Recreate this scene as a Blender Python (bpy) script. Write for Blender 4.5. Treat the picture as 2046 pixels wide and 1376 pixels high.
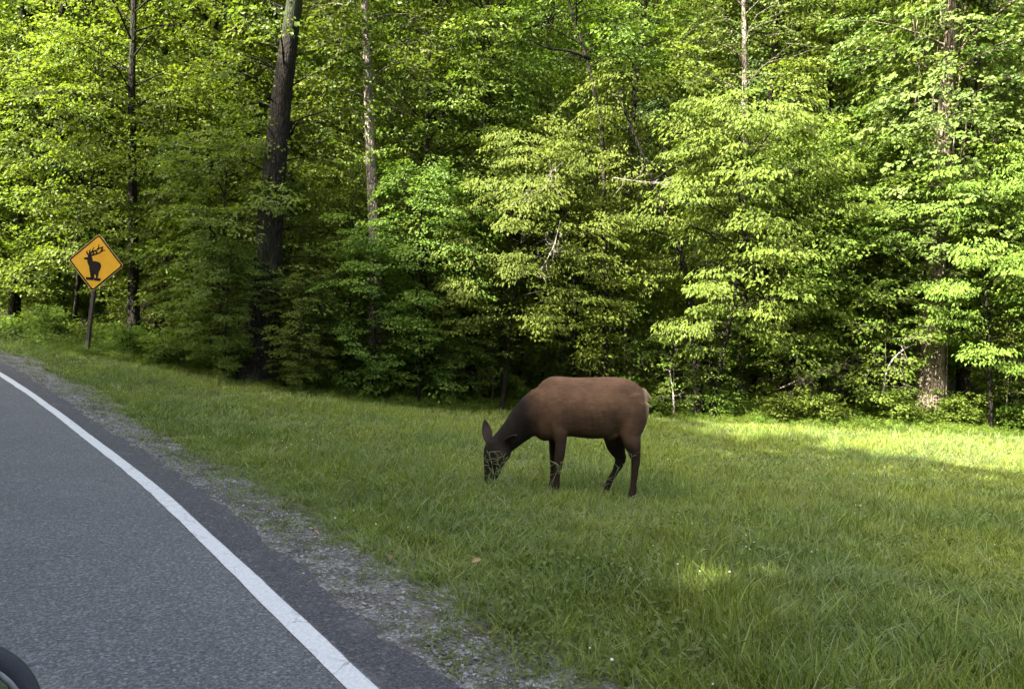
import bpy, bmesh, math, random
import numpy as np
from mathutils import Vector, Matrix
R = math.radians
for o in list(bpy.data.objects): bpy.data.objects.remove(o)
sc = bpy.context.scene
COL = sc.collection

# ------------------------------------------------------------------ camera, sky, sun, exposure
FPX, ROLL, CAMZ = 1478.0, R(2.5), 1.6
cam = bpy.data.objects.new('camera', bpy.data.cameras.new('camera')); COL.objects.link(cam)
cam.data.sensor_width = 36; cam.data.lens = FPX / 2046 * 36; cam.data.clip_end = 3000; cam.data.clip_start = .05
cam.matrix_world = Matrix.Translation((0, 0, CAMZ)) @ Matrix.Rotation(R(90), 4, 'X') @ Matrix.Rotation(ROLL, 4, 'Z')
sc.camera = cam
SUN_EL, SUN_AZ = R(40), math.atan2(-.80, -.60)
SD = Vector((math.sin(SUN_AZ) * math.cos(SUN_EL), math.cos(SUN_AZ) * math.cos(SUN_EL), math.sin(SUN_EL)))
w = bpy.data.worlds.new('World'); sc.world = w; w.use_nodes = True
nt = w.node_tree; nt.nodes.clear()
sky = nt.nodes.new('ShaderNodeTexSky'); sky.sky_type = 'NISHITA'; sky.sun_disc = False
sky.sun_elevation = SUN_EL; sky.sun_rotation = SUN_AZ; sky.air_density = 0.6; sky.dust_density = 7.0; sky.ozone_density = 0.7
bg = nt.nodes.new('ShaderNodeBackground'); bg.inputs[1].default_value = .15
wo = nt.nodes.new('ShaderNodeOutputWorld')
nt.links.new(sky.outputs[0], bg.inputs[0]); nt.links.new(bg.outputs[0], wo.inputs[0])
sl = bpy.data.lights.new('sun', 'SUN'); sl.energy = 4.8; sl.angle = R(.5); sl.color = (1, .93, .80)
sun = bpy.data.objects.new('sun', sl); COL.objects.link(sun); sun.rotation_euler = SD.to_track_quat('Z', 'Y').to_euler()
sc.view_settings.view_transform = 'Standard'; sc.view_settings.look = 'None'; sc.view_settings.gamma = 1
sc.view_settings.use_curve_mapping = False
sc.view_settings.exposure = 2.8
cy = sc.cycles
cy.max_bounces = 4; cy.diffuse_bounces = 3; cy.glossy_bounces = 1; cy.transmission_bounces = 3; cy.transparent_max_bounces = 4
cy.use_denoising = True; cy.use_light_tree = False; cy.use_adaptive_sampling = True; cy.adaptive_threshold = .02; cy.caustics_reflective = False; cy.caustics_refractive = False

# ------------------------------------------------------------------ ground shape
def px(u, v, Y):
    """point at depth Y along the line of sight of a photo pixel (only used to measure the place)"""
    dx, dy = u - 1023., 688. - v
    a = dx * math.cos(ROLL) - dy * math.sin(ROLL); b = dx * math.sin(ROLL) + dy * math.cos(ROLL)
    return np.array([a / FPX * Y, Y, b / FPX * Y + CAMZ])
_cp = [(717,1376,3.35),(318,991,6.5),(0,750,14),(172,708,18),(1130,988,8.8),(520,768,18.5),(900,812,19.5),(1350,832,20),
       (1860,846,20),(2046,868,20),(1500,1376,3.6),(2046,1100,7.2),(2046,1376,3.7)]
_C = np.vstack([np.array([px(*c) for c in _cp]), np.array([(-8,-6,-.05),(6,-6,-.05),(-14,4,.15),(-26,18,1.0),(-22,34,1.6),
       (-8,34,1.0),(6,34,.5),(18,32,.4),(20,10,0),(14,-4,0),(-30,0,.5)])])
def _phi(r2): return np.where(r2 > 1e-9, r2 * np.log(np.maximum(r2, 1e-9)), 0) * .5
_n = len(_C); _A = np.zeros((_n+3, _n+3)); _D = ((_C[:,None,:2]-_C[None,:,:2])**2).sum(-1)
_A[:_n,:_n] = _phi(_D) + np.eye(_n)*.6; _A[:_n,_n] = 1; _A[:_n,_n+1:] = _C[:,:2]; _A[_n:,:_n] = _A[:_n,_n:].T
_W = np.linalg.solve(_A, np.r_[_C[:,2],0,0,0])
def G(x, y):
    x = np.asarray(x, float); y = np.asarray(y, float)
    cx = np.clip(x, -32, 22); cyy = np.clip(y, -8, 36)
    z = (_phi((cx[...,None]-_C[:,0])**2 + (cyy[...,None]-_C[:,1])**2) @ _W[:_n]) + _W[_n] + _W[_n+1]*cx + _W[_n+2]*cyy
    h = np.clip(y - 34, 0, 260)                                  # wooded hillside behind
    z = z + np.where(h < 20, .022*h*h, 8.8 + .88*(h-20)) * (h > 0)
    return z
def hit(u, v):
    Y = np.arange(1.5, 45, .01); p = px(u, v, 1.)
    x = p[0]*Y; z = (p[2]-CAMZ)*Y + CAMZ; g = G(x, Y); k = np.argmax(z < g)
    return np.array([x[k], Y[k], g[k]])
_L = [(717,1376),(593,1256),(485,1149),(431,1101),(365,1035),(318,991),(254,937),(191,888),(127,837),(63.6,790),(0,748)]
_lp = np.array([hit(*p)[:2] for p in _L])
_lp = np.vstack([[(14,-16),(9,-9.3),(5,-4.0),(1.9,0.0)], _lp, [(-14,17.5),(-19,20.6),(-26,23.4),(-40,27),(-60,30)]])
def resample(p, step):
    s = np.r_[0, np.cumsum(np.hypot(*np.diff(p, axis=0).T))]
    q = np.arange(0, s[-1], step); return np.c_[np.interp(q, s, p[:,0]), np.interp(q, s, p[:,1])]
LINE = resample(_lp, .1)
_k = np.exp(-np.linspace(-2,2,31)**2); _k /= _k.sum()
LINE = np.c_[np.convolve(np.pad(LINE[:,0],15,'edge'),_k,'valid'), np.convolve(np.pad(LINE[:,1],15,'edge'),_k,'valid')]
_t = np.gradient(LINE, axis=0); _t /= np.linalg.norm(_t, axis=1)[:,None]
LN = np.c_[_t[:,1], -_t[:,0]]                                     # towards the meadow
def dist_line(x, y):
    x = np.asarray(x, float).ravel(); y = np.asarray(y, float).ravel(); out = np.zeros(len(x)); S = LINE[::3]; N = LN[::3]
    for i in range(0, len(x), 20000):
        dx = x[i:i+20000,None]-S[:,0]; dy = y[i:i+20000,None]-S[:,1]; k = np.argmin(dx*dx+dy*dy, axis=1); r = np.arange(len(k))
        out[i:i+20000] = dx[r,k]*N[k,0] + dy[r,k]*N[k,1]
    return out
TL = np.array([hit(*p)[:2] for p in [(0,692),(170,703),(400,745),(560,775),(760,805),(900,815),(1060,815),(1300,825),(1450,840),(1700,850),(1850,860),(2046,872)]])
TL = np.vstack([[(-40,30),(-22,23)], TL, [(18,19.2),(40,18)]])
def tree_y(x): return np.interp(x, TL[:,0], TL[:,1])

# ------------------------------------------------------------------ helpers
def link(o, parent=None):
    COL.objects.link(o)
    if parent: o.parent = parent
    return o
def tag(o, label=None, cat=None, group=None, kind=None):
    if label: o['label'] = label
    if cat: o['category'] = cat
    if group: o['group'] = group
    if kind: o['kind'] = kind
    return o
def empty(name, loc=(0,0,0), rz=0):
    o = bpy.data.objects.new(name, None); o.location = loc; o.rotation_euler = (0,0,rz); o.empty_display_size = .2
    return link(o)
def mesh_np(name, V, Fq, mat, attrs=None, smooth=False):
    """V (n,3); Fq (m,3) or (m,4) ints"""
    V = np.ascontiguousarray(V, np.float32); Fq = np.ascontiguousarray(Fq, np.int32)
    me = bpy.data.meshes.new(name); k = Fq.shape[1]; m = len(Fq)
    me.vertices.add(len(V)); me.vertices.foreach_set('co', V.ravel())
    me.loops.add(m*k); me.loops.foreach_set('vertex_index', Fq.ravel())
    me.polygons.add(m); me.polygons.foreach_set('loop_start', np.arange(0, m*k, k, dtype=np.int32))
    if smooth: me.polygons.foreach_set('use_smooth', np.ones(m, bool))
    me.update(calc_edges=True)
    for an, (dom, arr) in (attrs or {}).items():
        if arr.ndim == 2:
            a = me.attributes.new(an, 'FLOAT_COLOR', dom); a.data.foreach_set('color', np.ascontiguousarray(arr, np.float32).ravel())
        else:
            a = me.attributes.new(an, 'FLOAT', dom); a.data.foreach_set('value', np.ascontiguousarray(arr, np.float32))
    if mat: me.materials.append(mat)
    return me
def obj(name, me, parent=None): return link(bpy.data.objects.new(name, me), parent)
def nrm(a): return a / np.maximum(np.linalg.norm(a, axis=-1, keepdims=True), 1e-9)
class MB:
    def __init__(s): s.V = []; s.F = []; s.n = 0
    def add(s, V, F): s.V.append(np.asarray(V,float)); s.F.append(np.asarray(F,int)+s.n); s.n += len(V)
    def tube(s, path, rad, sides=8, ecc=None, cap=True, rough=0, rng=None):
        """rad: radius per point, or (n,2) (side, other)"""
        P = np.asarray(path, float); n = len(P); rad = np.asarray(rad, float)
        if rad.ndim == 1: rad = np.c_[rad, rad]
        T = nrm(np.gradient(P, axis=0)); ref = np.array([0,1,0.]) if abs(T[:,1]).max() < .95 else np.array([1,0,0.])
        A = nrm(ref - T*(T@ref)[:,None]); B = np.cross(T, A)
        a = np.linspace(0, 2*math.pi, sides, endpoint=False)
        off = A[:,None]*np.cos(a)[None,:,None]*rad[:,0,None,None] + B[:,None]*np.sin(a)[None,:,None]*rad[:,1,None,None]
        if rough: off = off * (1 + rough*rng.normal(size=(n,sides,1)))
        V = (P[:,None]+off).reshape(-1,3)
        i = np.arange(n-1)[:,None]*sides; j = np.arange(sides); k = (j+1) % sides
        F = np.stack([i+j, i+k, i+sides+k, i+sides+j], -1).reshape(-1,4)
        if cap:
            V = np.vstack([V, P[0]-T[0]*rad[0].min()*.5, P[-1]+T[-1]*rad[-1].min()*.5]); c0, c1 = len(V)-2, len(V)-1; e = (n-1)*sides
            F = np.vstack([F, np.stack([np.full(sides,c0), k, j, np.full(sides,c0)],-1), np.stack([np.full(sides,c1), e+j, e+k, np.full(sides,c1)],-1)])
        s.add(V, F)
    def box(s, c, h, M=None):
        v = np.array([(x,y,z) for x in (-1,1) for y in (-1,1) for z in (-1,1)], float)*h
        if M is not None: v = v @ np.array(M).T
        s.add(v+np.asarray(c), [(0,1,3,2),(4,6,7,5),(0,4,5,1),(2,3,7,6),(0,2,6,4),(1,5,7,3)])
    def mesh(s, name, mat, smooth=True):
        V = np.vstack(s.V); F = np.vstack(s.F)
        me = bpy.data.meshes.new(name)
        me.from_pydata(V.tolist(), [], [tuple(dict.fromkeys(f)) for f in F.tolist()])
        if smooth: me.polygons.foreach_set('use_smooth', np.ones(len(me.polygons), bool))
        me.materials.append(mat); return me

# ------------------------------------------------------------------ materials
class NB:
    def __init__(s, name):
        s.m = bpy.data.materials.new(name); s.m.use_nodes = True; s.t = s.m.node_tree; s.t.nodes.clear(); s.out = s.n('OutputMaterial')
    def n(s, ty, ins=None, **kw):
        nd = s.t.nodes.new('ShaderNode'+ty)
        for k, v in kw.items(): setattr(nd, k, v)
        for k, v in (ins or {}).items():
            if isinstance(v, tuple) and len(v) == 2 and hasattr(v[0], 'outputs'): s.t.links.new(v[0].outputs[v[1]], nd.inputs[k])
            elif hasattr(v, 'outputs'): s.t.links.new(v.outputs[0], nd.inputs[k])
            else: nd.inputs[k].default_value = v
        return nd
    def noise(s, vec, scale, detail=4, rough=.6, dim='3D'):
        return s.n('TexNoise', {'Vector': vec, 'Scale': scale, 'Detail': detail, 'Roughness': rough})
    def ramp(s, fac, stops):
        r = s.n('ValToRGB', {'Fac': fac}); e = r.color_ramp.elements
        while len(e) < len(stops): e.new(.5)
        for el, (p, c) in zip(e, stops): el.position = p; el.color = (*c, 1) if len(c) == 3 else c
        return r
    def mix(s, a, b, fac, mode='MIX'):
        m = s.n('Mix', data_type='RGBA', blend_type=mode)
        for sock, v in ((0, fac), (6, a), (7, b)):
            if hasattr(v, 'outputs'): s.t.links.new((v.outputs[2] if v.bl_idname == 'ShaderNodeMix' else v.outputs[0]), m.inputs[sock])
            elif isinstance(v, tuple) and hasattr(v[0], 'outputs'): s.t.links.new(v[0].outputs[v[1]], m.inputs[sock])
            else: m.inputs[sock].default_value = (*v, 1) if isinstance(v, tuple) and len(v) == 3 else v
        return m
    def math(s, op, a, b=0.):
        m = s.n('Math', operation=op)
        for i, v in enumerate((a, b)):
            if hasattr(v, 'outputs'): s.t.links.new(v.outputs[0], m.inputs[i])
            elif isinstance(v, tuple): s.t.links.new(v[0].outputs[v[1]], m.inputs[i])
            else: m.inputs[i].default_value = v
        return m
    def col(s, v): return v.outputs[2] if v.bl_idname == 'ShaderNodeMix' else v.outputs[0]
    def surf(s, sh): s.t.links.new(sh.outputs[0], s.out.inputs[0]); return s.m
    def principled(s, color, rough=.8, bump=None, bstr=.3, bdist=.01, spec=.3, **kw):
        p = s.n('BsdfPrincipled'); p.inputs['Specular IOR Level'].default_value = spec
        if hasattr(color, 'outputs'): s.t.links.new(s.col(color), p.inputs['Base Color'])
        else: p.inputs['Base Color'].default_value = (*color, 1)
        if hasattr(rough, 'outputs'): s.t.links.new(rough.outputs[0], p.inputs['Roughness'])
        else: p.inputs['Roughness'].default_value = rough
        for k, v in kw.items(): p.inputs[k].default_value = v
        if bump is not None:
            b = s.n('Bump', {'Height': bump, 'Strength': bstr, 'Distance': bdist}); s.t.links.new(b.outputs[0], p.inputs['Normal'])
        return s.surf(p)

def leaf_mat(name, c1, c2, tr, trc=(1.25,1.35,.55), gloss=.10, patch=None):
    b = NB(name); geo = b.n('NewGeometry'); oi = b.n('ObjectInfo')
    lr = b.n('Attribute', attribute_name='lr'); sr = b.n('Attribute', attribute_name='sr')
    f = b.math('ADD', b.math('MULTIPLY', (lr,2), .55), b.math('MULTIPLY', (sr,2), .45))
    c = b.mix(c1, c2, f)
    if patch:
        nz = b.noise(geo, .55, 3, .6); r = b.ramp(nz, [(.40,(0,0,0)),(.62,(1,1,1))]); c = b.mix(c, b.mix(patch[0], patch[1], f), r)
    hsv = b.n('HueSaturation', {'Color': (c,2)}); r1 = b.math('ADD', b.math('MULTIPLY', (oi,5), .035), .483); r2 = b.math('ADD', b.math('MULTIPLY', (oi,5), .35), .82)
    b.t.links.new(r1.outputs[0], hsv.inputs['Hue']); b.t.links.new(r2.outputs[0], hsv.inputs['Value'])
    d = b.n('BsdfDiffuse', {'Color': hsv}); tc = b.mix(hsv, (*trc,), 1., 'MULTIPLY'); t = b.n('BsdfTranslucent'); b.t.links.new(tc.outputs[2], t.inputs[0])
    m = b.n('MixShader', {0: tr, 1: d, 2: t}); g = b.n('BsdfGlossy', {'Color': (.9,.95,1,1), 'Roughness': .5})
    lw = b.n('Fresnel', {'IOR': 1.4}); fac = b.math('MINIMUM', b.math('MULTIPLY', lw, gloss*1.6), .035)
    return b.surf(b.n('MixShader', {0: fac, 1: m, 2: g}))
def bark_mat(name, c1, c2, c3, sc_=1.):
    b = NB(name); tc = b.n('TexCoord'); mp = b.n('Mapping', {'Vector': (tc,3), 'Scale': (14*sc_,14*sc_,2.6*sc_)})
    n1 = b.noise(mp, 1.4, 6, .65); vo = b.n('TexVoronoi', {'Vector': mp, 'Scale': 1.6}, feature='DISTANCE_TO_EDGE')
    n2 = b.noise((tc,3), .9, 3)
    r = b.ramp(n1, [(.30,c1),(.52,c2),(.75,c3)])
    c = b.mix(r, tuple(x*.45 for x in c1), b.ramp(vo, [(0,(1,1,1)),(.12,(0,0,0))]))
    c = b.mix(c, (.05,.07,.03), b.math('MULTIPLY', b.ramp(n2, [(.5,(0,0,0)),(.72,(1,1,1))]), .55))
    h = b.math('ADD', n1, b.math('MULTIPLY', b.math('MINIMUM', (vo,0), .2), 3.))
    return b.principled(c, .9, h, .9, .03, spec=.15)
M = {}
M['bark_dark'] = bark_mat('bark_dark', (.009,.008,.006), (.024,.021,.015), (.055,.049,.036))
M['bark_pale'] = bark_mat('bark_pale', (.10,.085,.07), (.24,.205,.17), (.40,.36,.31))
M['bark_warm'] = bark_mat('bark_warm', (.075,.060,.045), (.20,.16,.12), (.34,.28,.21), .8)
M['twig_pale'] = bark_mat('twig_pale', (.20,.175,.145), (.36,.33,.28), (.5,.46,.4))
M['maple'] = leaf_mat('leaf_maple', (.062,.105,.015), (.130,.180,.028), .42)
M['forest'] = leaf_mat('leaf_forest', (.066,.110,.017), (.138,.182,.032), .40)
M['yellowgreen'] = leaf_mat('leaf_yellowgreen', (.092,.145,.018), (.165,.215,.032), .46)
M['dogwood'] = leaf_mat('leaf_dogwood', (.075,.122,.016), (.142,.190,.030), .42)
M['vine'] = leaf_mat('leaf_vine', (.070,.125,.026), (.135,.190,.048), .36, gloss=.12)
M['weed'] = leaf_mat('leaf_weed', (.070,.120,.016), (.155,.210,.034), .42)
M['hill'] = leaf_mat('leaf_hill_haze', (.070,.115,.045), (.115,.160,.065), .35)  # greyer, bluer leaf colour stands in for distance haze
M['grass'] = leaf_mat('grass_blade', (.078,.125,.015), (.280,.330,.066), .35, (1.15,1.25,.5), .025, patch=((.060,.112,.022),(.215,.275,.078)))
M['grass_dry'] = leaf_mat('grass_dry', (.22,.26,.11), (.38,.41,.22), .30, (1.1,1.1,.8), .06)

b = NB('meadow_soil'); geo = b.n('NewGeometry'); n1 = b.noise(geo, 3.0, 6); n2 = b.noise(geo, 40, 4)
M['soil'] = b.principled(b.mix(b.ramp(n1, [(.35,(.035,.042,.014)),(.65,(.065,.075,.024))]), b.ramp(n2, [(.3,(.03,.024,.014)),(.7,(.085,.085,.035))]), .45), 1., n2, .6, .03, spec=.05)
b = NB('asphalt'); geo = b.n('NewGeometry'); n1 = b.noise(geo, 62, 3, .8); n2 = b.noise(geo, 1.1, 5); v1 = b.n('TexVoronoi', {'Vector': geo, 'Scale': 62}); n3 = b.noise(geo, 14, 3)
c = b.ramp(n1, [(.34,(.028,.031,.033)),(.5,(.080,.086,.089)),(.64,(.26,.27,.275))])
c = b.mix(c, b.ramp((v1,1), [(0,(.04,.043,.046)),(.75,(.115,.121,.126)),(1,(.36,.37,.375))]), .42)
c = b.mix(c, (.72,.72,.74), b.ramp(n2, [(.35,(0,0,0)),(.7,(.55,.55,.55))]), 'MULTIPLY')
M['asphalt'] = b.principled(c, .78, b.math('ADD', n1, (v1,0)), .5, .004, spec=.35)
b = NB('asphalt_edge'); geo = b.n('NewGeometry'); n1 = b.noise(geo, 60, 3, .75); v1 = b.n('TexVoronoi', {'Vector': geo, 'Scale': 42}); n2 = b.noise(geo, 2.4, 5)
c = b.ramp(n1, [(.32,(.016,.018,.019)),(.5,(.048,.052,.054)),(.68,(.18,.186,.19))])
c = b.mix(c, b.ramp((v1,1), [(0,(.03,.03,.035)),(.8,(.075,.075,.082)),(1,(.28,.28,.29))]), .42)
c = b.mix(c, (.22,.215,.20), b.ramp(n2, [(.55,(0,0,0)),(.8,(.4,.4,.4))]))
M['asphalt_edge'] = b.principled(c, .85, b.math('ADD', n1, (v1,0)), .8, .01, spec=.3)
b = NB('line_paint'); geo = b.n('NewGeometry'); n1 = b.noise(geo, 60, 4, .7); vn = b.noise(geo, 7, 3)
wv = b.n('VectorMath', {0: geo, 1: b.n('VectorMath', {0: (vn,1), 1: (.10,.10,.10)}, operation='MULTIPLY')}, operation='ADD')
vo = b.n('TexVoronoi', {'Vector': wv, 'Scale': 5.5}, feature='DISTANCE_TO_EDGE'); n2 = b.noise(geo, 2.2, 3); n4 = b.noise(geo, 190, 2, .7)
c = b.ramp(n1, [(.25,(.38,.40,.39)),(.6,(.58,.605,.59))])
crk = b.math('MULTIPLY', b.ramp(vo, [(0,(1,1,1)),(.022,(0,0,0))]), b.ramp(n2, [(.46,(0,0,0)),(.56,(1,1,1))]))
c = b.mix(c, (.16,.16,.16), b.math('MULTIPLY', crk, .8)); c = b.mix(c, (.15,.15,.16), b.ramp(n4, [(.66,(0,0,0)),(.74,(.85,.85,.85))]))
M['paint'] = b.principled(c, .7, n1, .3, .003, spec=.3)
b = NB('gravel_bed'); geo = b.n('NewGeometry'); v1 = b.n('TexVoronoi', {'Vector': geo, 'Scale': 48}); n1 = b.noise(geo, 5, 5); n2 = b.noise(geo, 80, 3)
c = b.ramp((v1,1), [(0,(.08,.08,.065)),(.5,(.17,.17,.15)),(1,(.40,.41,.40))]); c = b.mix(c, b.ramp(n2, [(.3,(.045,.045,.03)),(.7,(.11,.11,.08))]), b.ramp(n1, [(.42,(0,0,0)),(.6,(.85,.85,.85))]))
M['gravel'] = b.principled(c, .95, b.math('ADD', (v1,0), n2), .9, .02, spec=.15)
b = NB('stone'); oi = b.n('ObjectInfo'); tc = b.n('TexCoord'); n1 = b.noise((tc,3), 30, 3)
c = b.mix(b.ramp((oi,5), [(0,(.13,.13,.125)),(.5,(.24,.245,.24)),(1,(.44,.45,.45))]), (.12,.11,.09), b.math('MULTIPLY', n1, .5)); M['stone'] = b.principled(c, .9, spec=.2)
b = NB('sign_yellow'); tc = b.n('TexCoord'); n1 = b.noise((tc,3), 3, 4)
M['sign_yellow'] = b.principled(b.ramp(n1, [(.35,(.48,.262,.008)),(.7,(.55,.31,.012))]), .42, spec=.4)
b = NB('sign_rim'); tc = b.n('TexCoord'); n1 = b.noise((tc,3), 9, 4); M['sign_rim'] = b.principled(b.ramp(n1, [(.35,(.30,.22,.06)),(.7,(.40,.31,.11))]), .5)
b = NB('sign_black'); tc = b.n('TexCoord'); n1 = b.noise((tc,3), 6, 3); M['sign_black'] = b.principled(b.ramp(n1, [(.3,(.006,.0055,.005)),(.7,(.014,.011,.008))]), .7, spec=.08)
b = NB('sign_back'); tc = b.n('TexCoord'); n1 = b.noise((tc,3), 6, 3); M['metal'] = b.principled(b.ramp(n1, [(.3,(.32,.33,.33)),(.7,(.45,.45,.46))]), .45, Metallic=.8)
b = NB('post_wood'); tc = b.n('TexCoord'); mp = b.n('Mapping', {'Vector': (tc,3), 'Scale': (40,40,2.5)}); n1 = b.noise(mp, 1, 5, .7)
M['post'] = b.principled(b.ramp(n1, [(.3,(.028,.025,.018)),(.7,(.072,.064,.046))]), .9, n1, .6, .006)
b = NB('elk_coat'); at = b.n('Attribute', attribute_name='coat'); tc = b.n('TexCoord'); mp = b.n('Mapping', {'Vector': (tc,3), 'Scale': (11,26,38)}); n1 = b.noise(mp, 1, 5, .75)
mp2 = b.n('Mapping', {'Vector': (tc,3), 'Scale': (120,260,420)}); n3 = b.noise(mp2, 1, 3, .7); n2 = b.noise((tc,3), 4.5, 4)
c = b.mix((at,0), b.ramp(n1, [(.28,(.76,.76,.76)),(.72,(1.2,1.19,1.18))]), 1., 'MULTIPLY'); c = b.mix(c, b.ramp(n2, [(.3,(.74,.74,.74)),(.7,(1.22,1.2,1.18))]), 1., 'MULTIPLY')
M['coat'] = b.principled(c, .9, b.math('ADD', b.math('MULTIPLY', n1, .6), b.math('MULTIPLY', n3, .5)), .55, .012, spec=.06)
b = NB('eye'); n1 = b.noise(b.n('NewGeometry'), 20, 2); M['eye'] = b.principled(b.ramp(n1, [(.3,(.006,.004,.003)),(.7,(.015,.010,.007))]), .08, spec=.6)
b = NB('car_plastic'); geo = b.n('NewGeometry'); n1 = b.noise(geo, 400, 2); M['plastic'] = b.principled(b.ramp(n1, [(.3,(.036,.039,.048)),(.7,(.048,.051,.062))]), .5)
b = NB('car_trim'); geo = b.n('NewGeometry'); n1 = b.noise(geo, 60, 2); M['trim'] = b.principled(b.ramp(n1, [(.3,(.20,.20,.19)),(.7,(.27,.27,.26))]), .35)
b = NB('mirror_glass'); geo = b.n('NewGeometry'); n1 = b.noise(geo, 3, 2); M['mirror'] = b.principled(b.ramp(n1, [(.3,(.17,.20,.16)),(.7,(.21,.25,.20))]), .06, Metallic=1.)
b = NB('car_paint'); geo = b.n('NewGeometry'); n1 = b.noise(geo, 300, 2); M['car'] = b.principled(b.ramp(n1, [(.3,(.03,.032,.038)),(.7,(.045,.047,.054))]), .3, **{'Coat Weight': .6})
b = NB('flower'); oi = b.n('ObjectInfo'); M['flower'] = b.principled(b.ramp((oi,5), [(0,(.55,.55,.42)),(1,(.78,.78,.70))]), .8)
b = NB('dead_leaf'); oi = b.n('ObjectInfo'); M['dead_leaf'] = b.principled(b.ramp((oi,5), [(0,(.14,.09,.04)),(.6,(.26,.18,.08)),(1,(.34,.20,.13))]), .8)

# ------------------------------------------------------------------ the ground, road, line, shoulder
gx = np.unique(np.round(np.r_[-900,-500,-300,-180,-120,-80,-60,-48, np.arange(-40,40.1,.5), 48,60,80,120,180,300,500,900], 3))
gy = np.unique(np.round(np.r_[-900,-400,-200,-100,-60,-40,-30, np.arange(-24,50.1,.5), np.arange(54,120,6), 140,170,200,240,280,320,420,600,900], 3))
X, Y = np.meshgrid(gx, gy); rg = np.random.default_rng(1)
Z = G(X, Y) + rg.normal(size=X.shape)*.012 - .05*((dist_line(X, Y).reshape(X.shape) < 1.75) & (dist_line(X, Y).reshape(X.shape) > -8.2))
nx, ny = len(gx), len(gy); i, j = np.meshgrid(np.arange(nx-1), np.arange(ny-1)); a = (j*nx+i).ravel()
o = obj('ground', mesh_np('ground', np.c_[X.ravel(),Y.ravel(),Z.ravel()], np.c_[a,a+1,a+nx+1,a+nx], M['soil'], smooth=True)); tag(o, kind='structure')
def strip(name, d0, d1, dz, mat, jit0=0, jit1=0, seed=0, nd=8, smin=0, smax=None, lift=0.):
    rg = np.random.default_rng(seed); P = LINE[smin:smax]; N = LN[smin:smax]; n = len(P)
    def wob(j):
        k = rg.normal(size=n); s = sum(np.convolve(rg.normal(size=n+w_), np.ones(w_)/math.sqrt(w_), 'valid')[:n] for w_ in (3,12,40)); return j*(.45*k+.6*s)
    e0 = d0+wob(jit0); e1 = d1+wob(jit1); t = np.linspace(0,1,nd); D = e0[:,None]*(1-t)+e1[:,None]*t
    XX = P[:,0,None]+N[:,0,None]*D; YY = P[:,1,None]+N[:,1,None]*D; ZZ = G(XX,YY)+dz
    if lift: ZZ = ZZ - lift*np.clip((D-d0)/(d1-d0),0,1)**2
    a = (np.arange(n-1)[:,None]*nd+np.arange(nd-1)).ravel()
    me = mesh_np(name, np.c_[XX.ravel(),YY.ravel(),ZZ.ravel()], np.c_[a,a+1,a+nd+1,a+nd][:, ::-1], mat, smooth=True); me.flip_normals() if me.polygons[0].normal.z < 0 else None
    return obj(name, me)
tag(strip('road', -7.4, .075, .016, M['asphalt'], .02, .0, 2, 26), kind='structure')
tag(strip('road_edge', .07, .36, .012, M['asphalt_edge'], 0, .03, 3, 6), kind='structure')
tag(strip('gravel_shoulder', .30, 1.32, .004, M['gravel'], .02, .03, 4, 10, lift=.02), kind='structure')
o = strip('edge_line', -.062, .062, .021, M['paint'], .0026, .0022, 5, 4)
tag(o, 'white painted edge line with fine cracks along the grey road', 'road marking')

# ------------------------------------------------------------------ instancing for masses nobody could count
def scatter(name, P, scl, rot, meshes, label, cat, seed=0):
    rg = np.random.default_rng(seed); n = len(P)
    me = bpy.data.meshes.new(name); me.vertices.add(n); me.vertices.foreach_set('co', np.ascontiguousarray(P, np.float32).ravel())
    a = me.attributes.new('scl', 'FLOAT_VECTOR', 'POINT'); a.data.foreach_set('vector', np.ascontiguousarray(scl, np.float32).ravel())
    a = me.attributes.new('rot', 'FLOAT_VECTOR', 'POINT'); a.data.foreach_set('vector', np.ascontiguousarray(rot, np.float32).ravel())
    idx = rg.integers(0, len(meshes), n) if not isinstance(meshes, tuple) else meshes[1]
    ml = meshes if not isinstance(meshes, tuple) else meshes[0]
    a = me.attributes.new('idx', 'INT', 'POINT'); a.data.foreach_set('value', np.ascontiguousarray(idx, np.int32))
    ng = bpy.data.node_groups.new(name, 'GeometryNodeTree'); ng.interface.new_socket('Geometry', in_out='INPUT', socket_type='NodeSocketGeometry'); ng.interface.new_socket('Geometry', in_out='OUTPUT', socket_type='NodeSocketGeometry')
    N = ng.nodes; L = ng.links; gi = N.new('NodeGroupInput'); go = N.new('NodeGroupOutput'); jn = N.new('GeometryNodeJoinGeometry')
    for m in reversed(ml):
        so = bpy.data.objects.new(m.name, m); oi = N.new('GeometryNodeObjectInfo'); oi.inputs['Object'].default_value = so; oi.inputs['As Instance'].default_value = False
        g2 = N.new('GeometryNodeGeometryToInstance'); L.new(oi.outputs['Geometry'], g2.inputs[0]); L.new(g2.outputs[0], jn.inputs[0])
    ip = N.new('GeometryNodeInstanceOnPoints'); L.new(gi.outputs[0], ip.inputs['Points']); L.new(jn.outputs[0], ip.inputs['Instance']); ip.inputs['Pick Instance'].default_value = True
    for an, ty, so in (('idx','INT','Instance Index'),('rot','FLOAT_VECTOR','Rotation'),('scl','FLOAT_VECTOR','Scale')):
        na = N.new('GeometryNodeInputNamedAttribute'); na.data_type = ty; na.inputs[0].default_value = an; L.new(na.outputs[0], ip.inputs[so])
    L.new(ip.outputs[0], go.inputs[0])
    o = obj(name, me); md = o.modifiers.new('scatter', 'NODES'); md.node_group = ng
    return tag(o, label, cat, kind='stuff')

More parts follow.
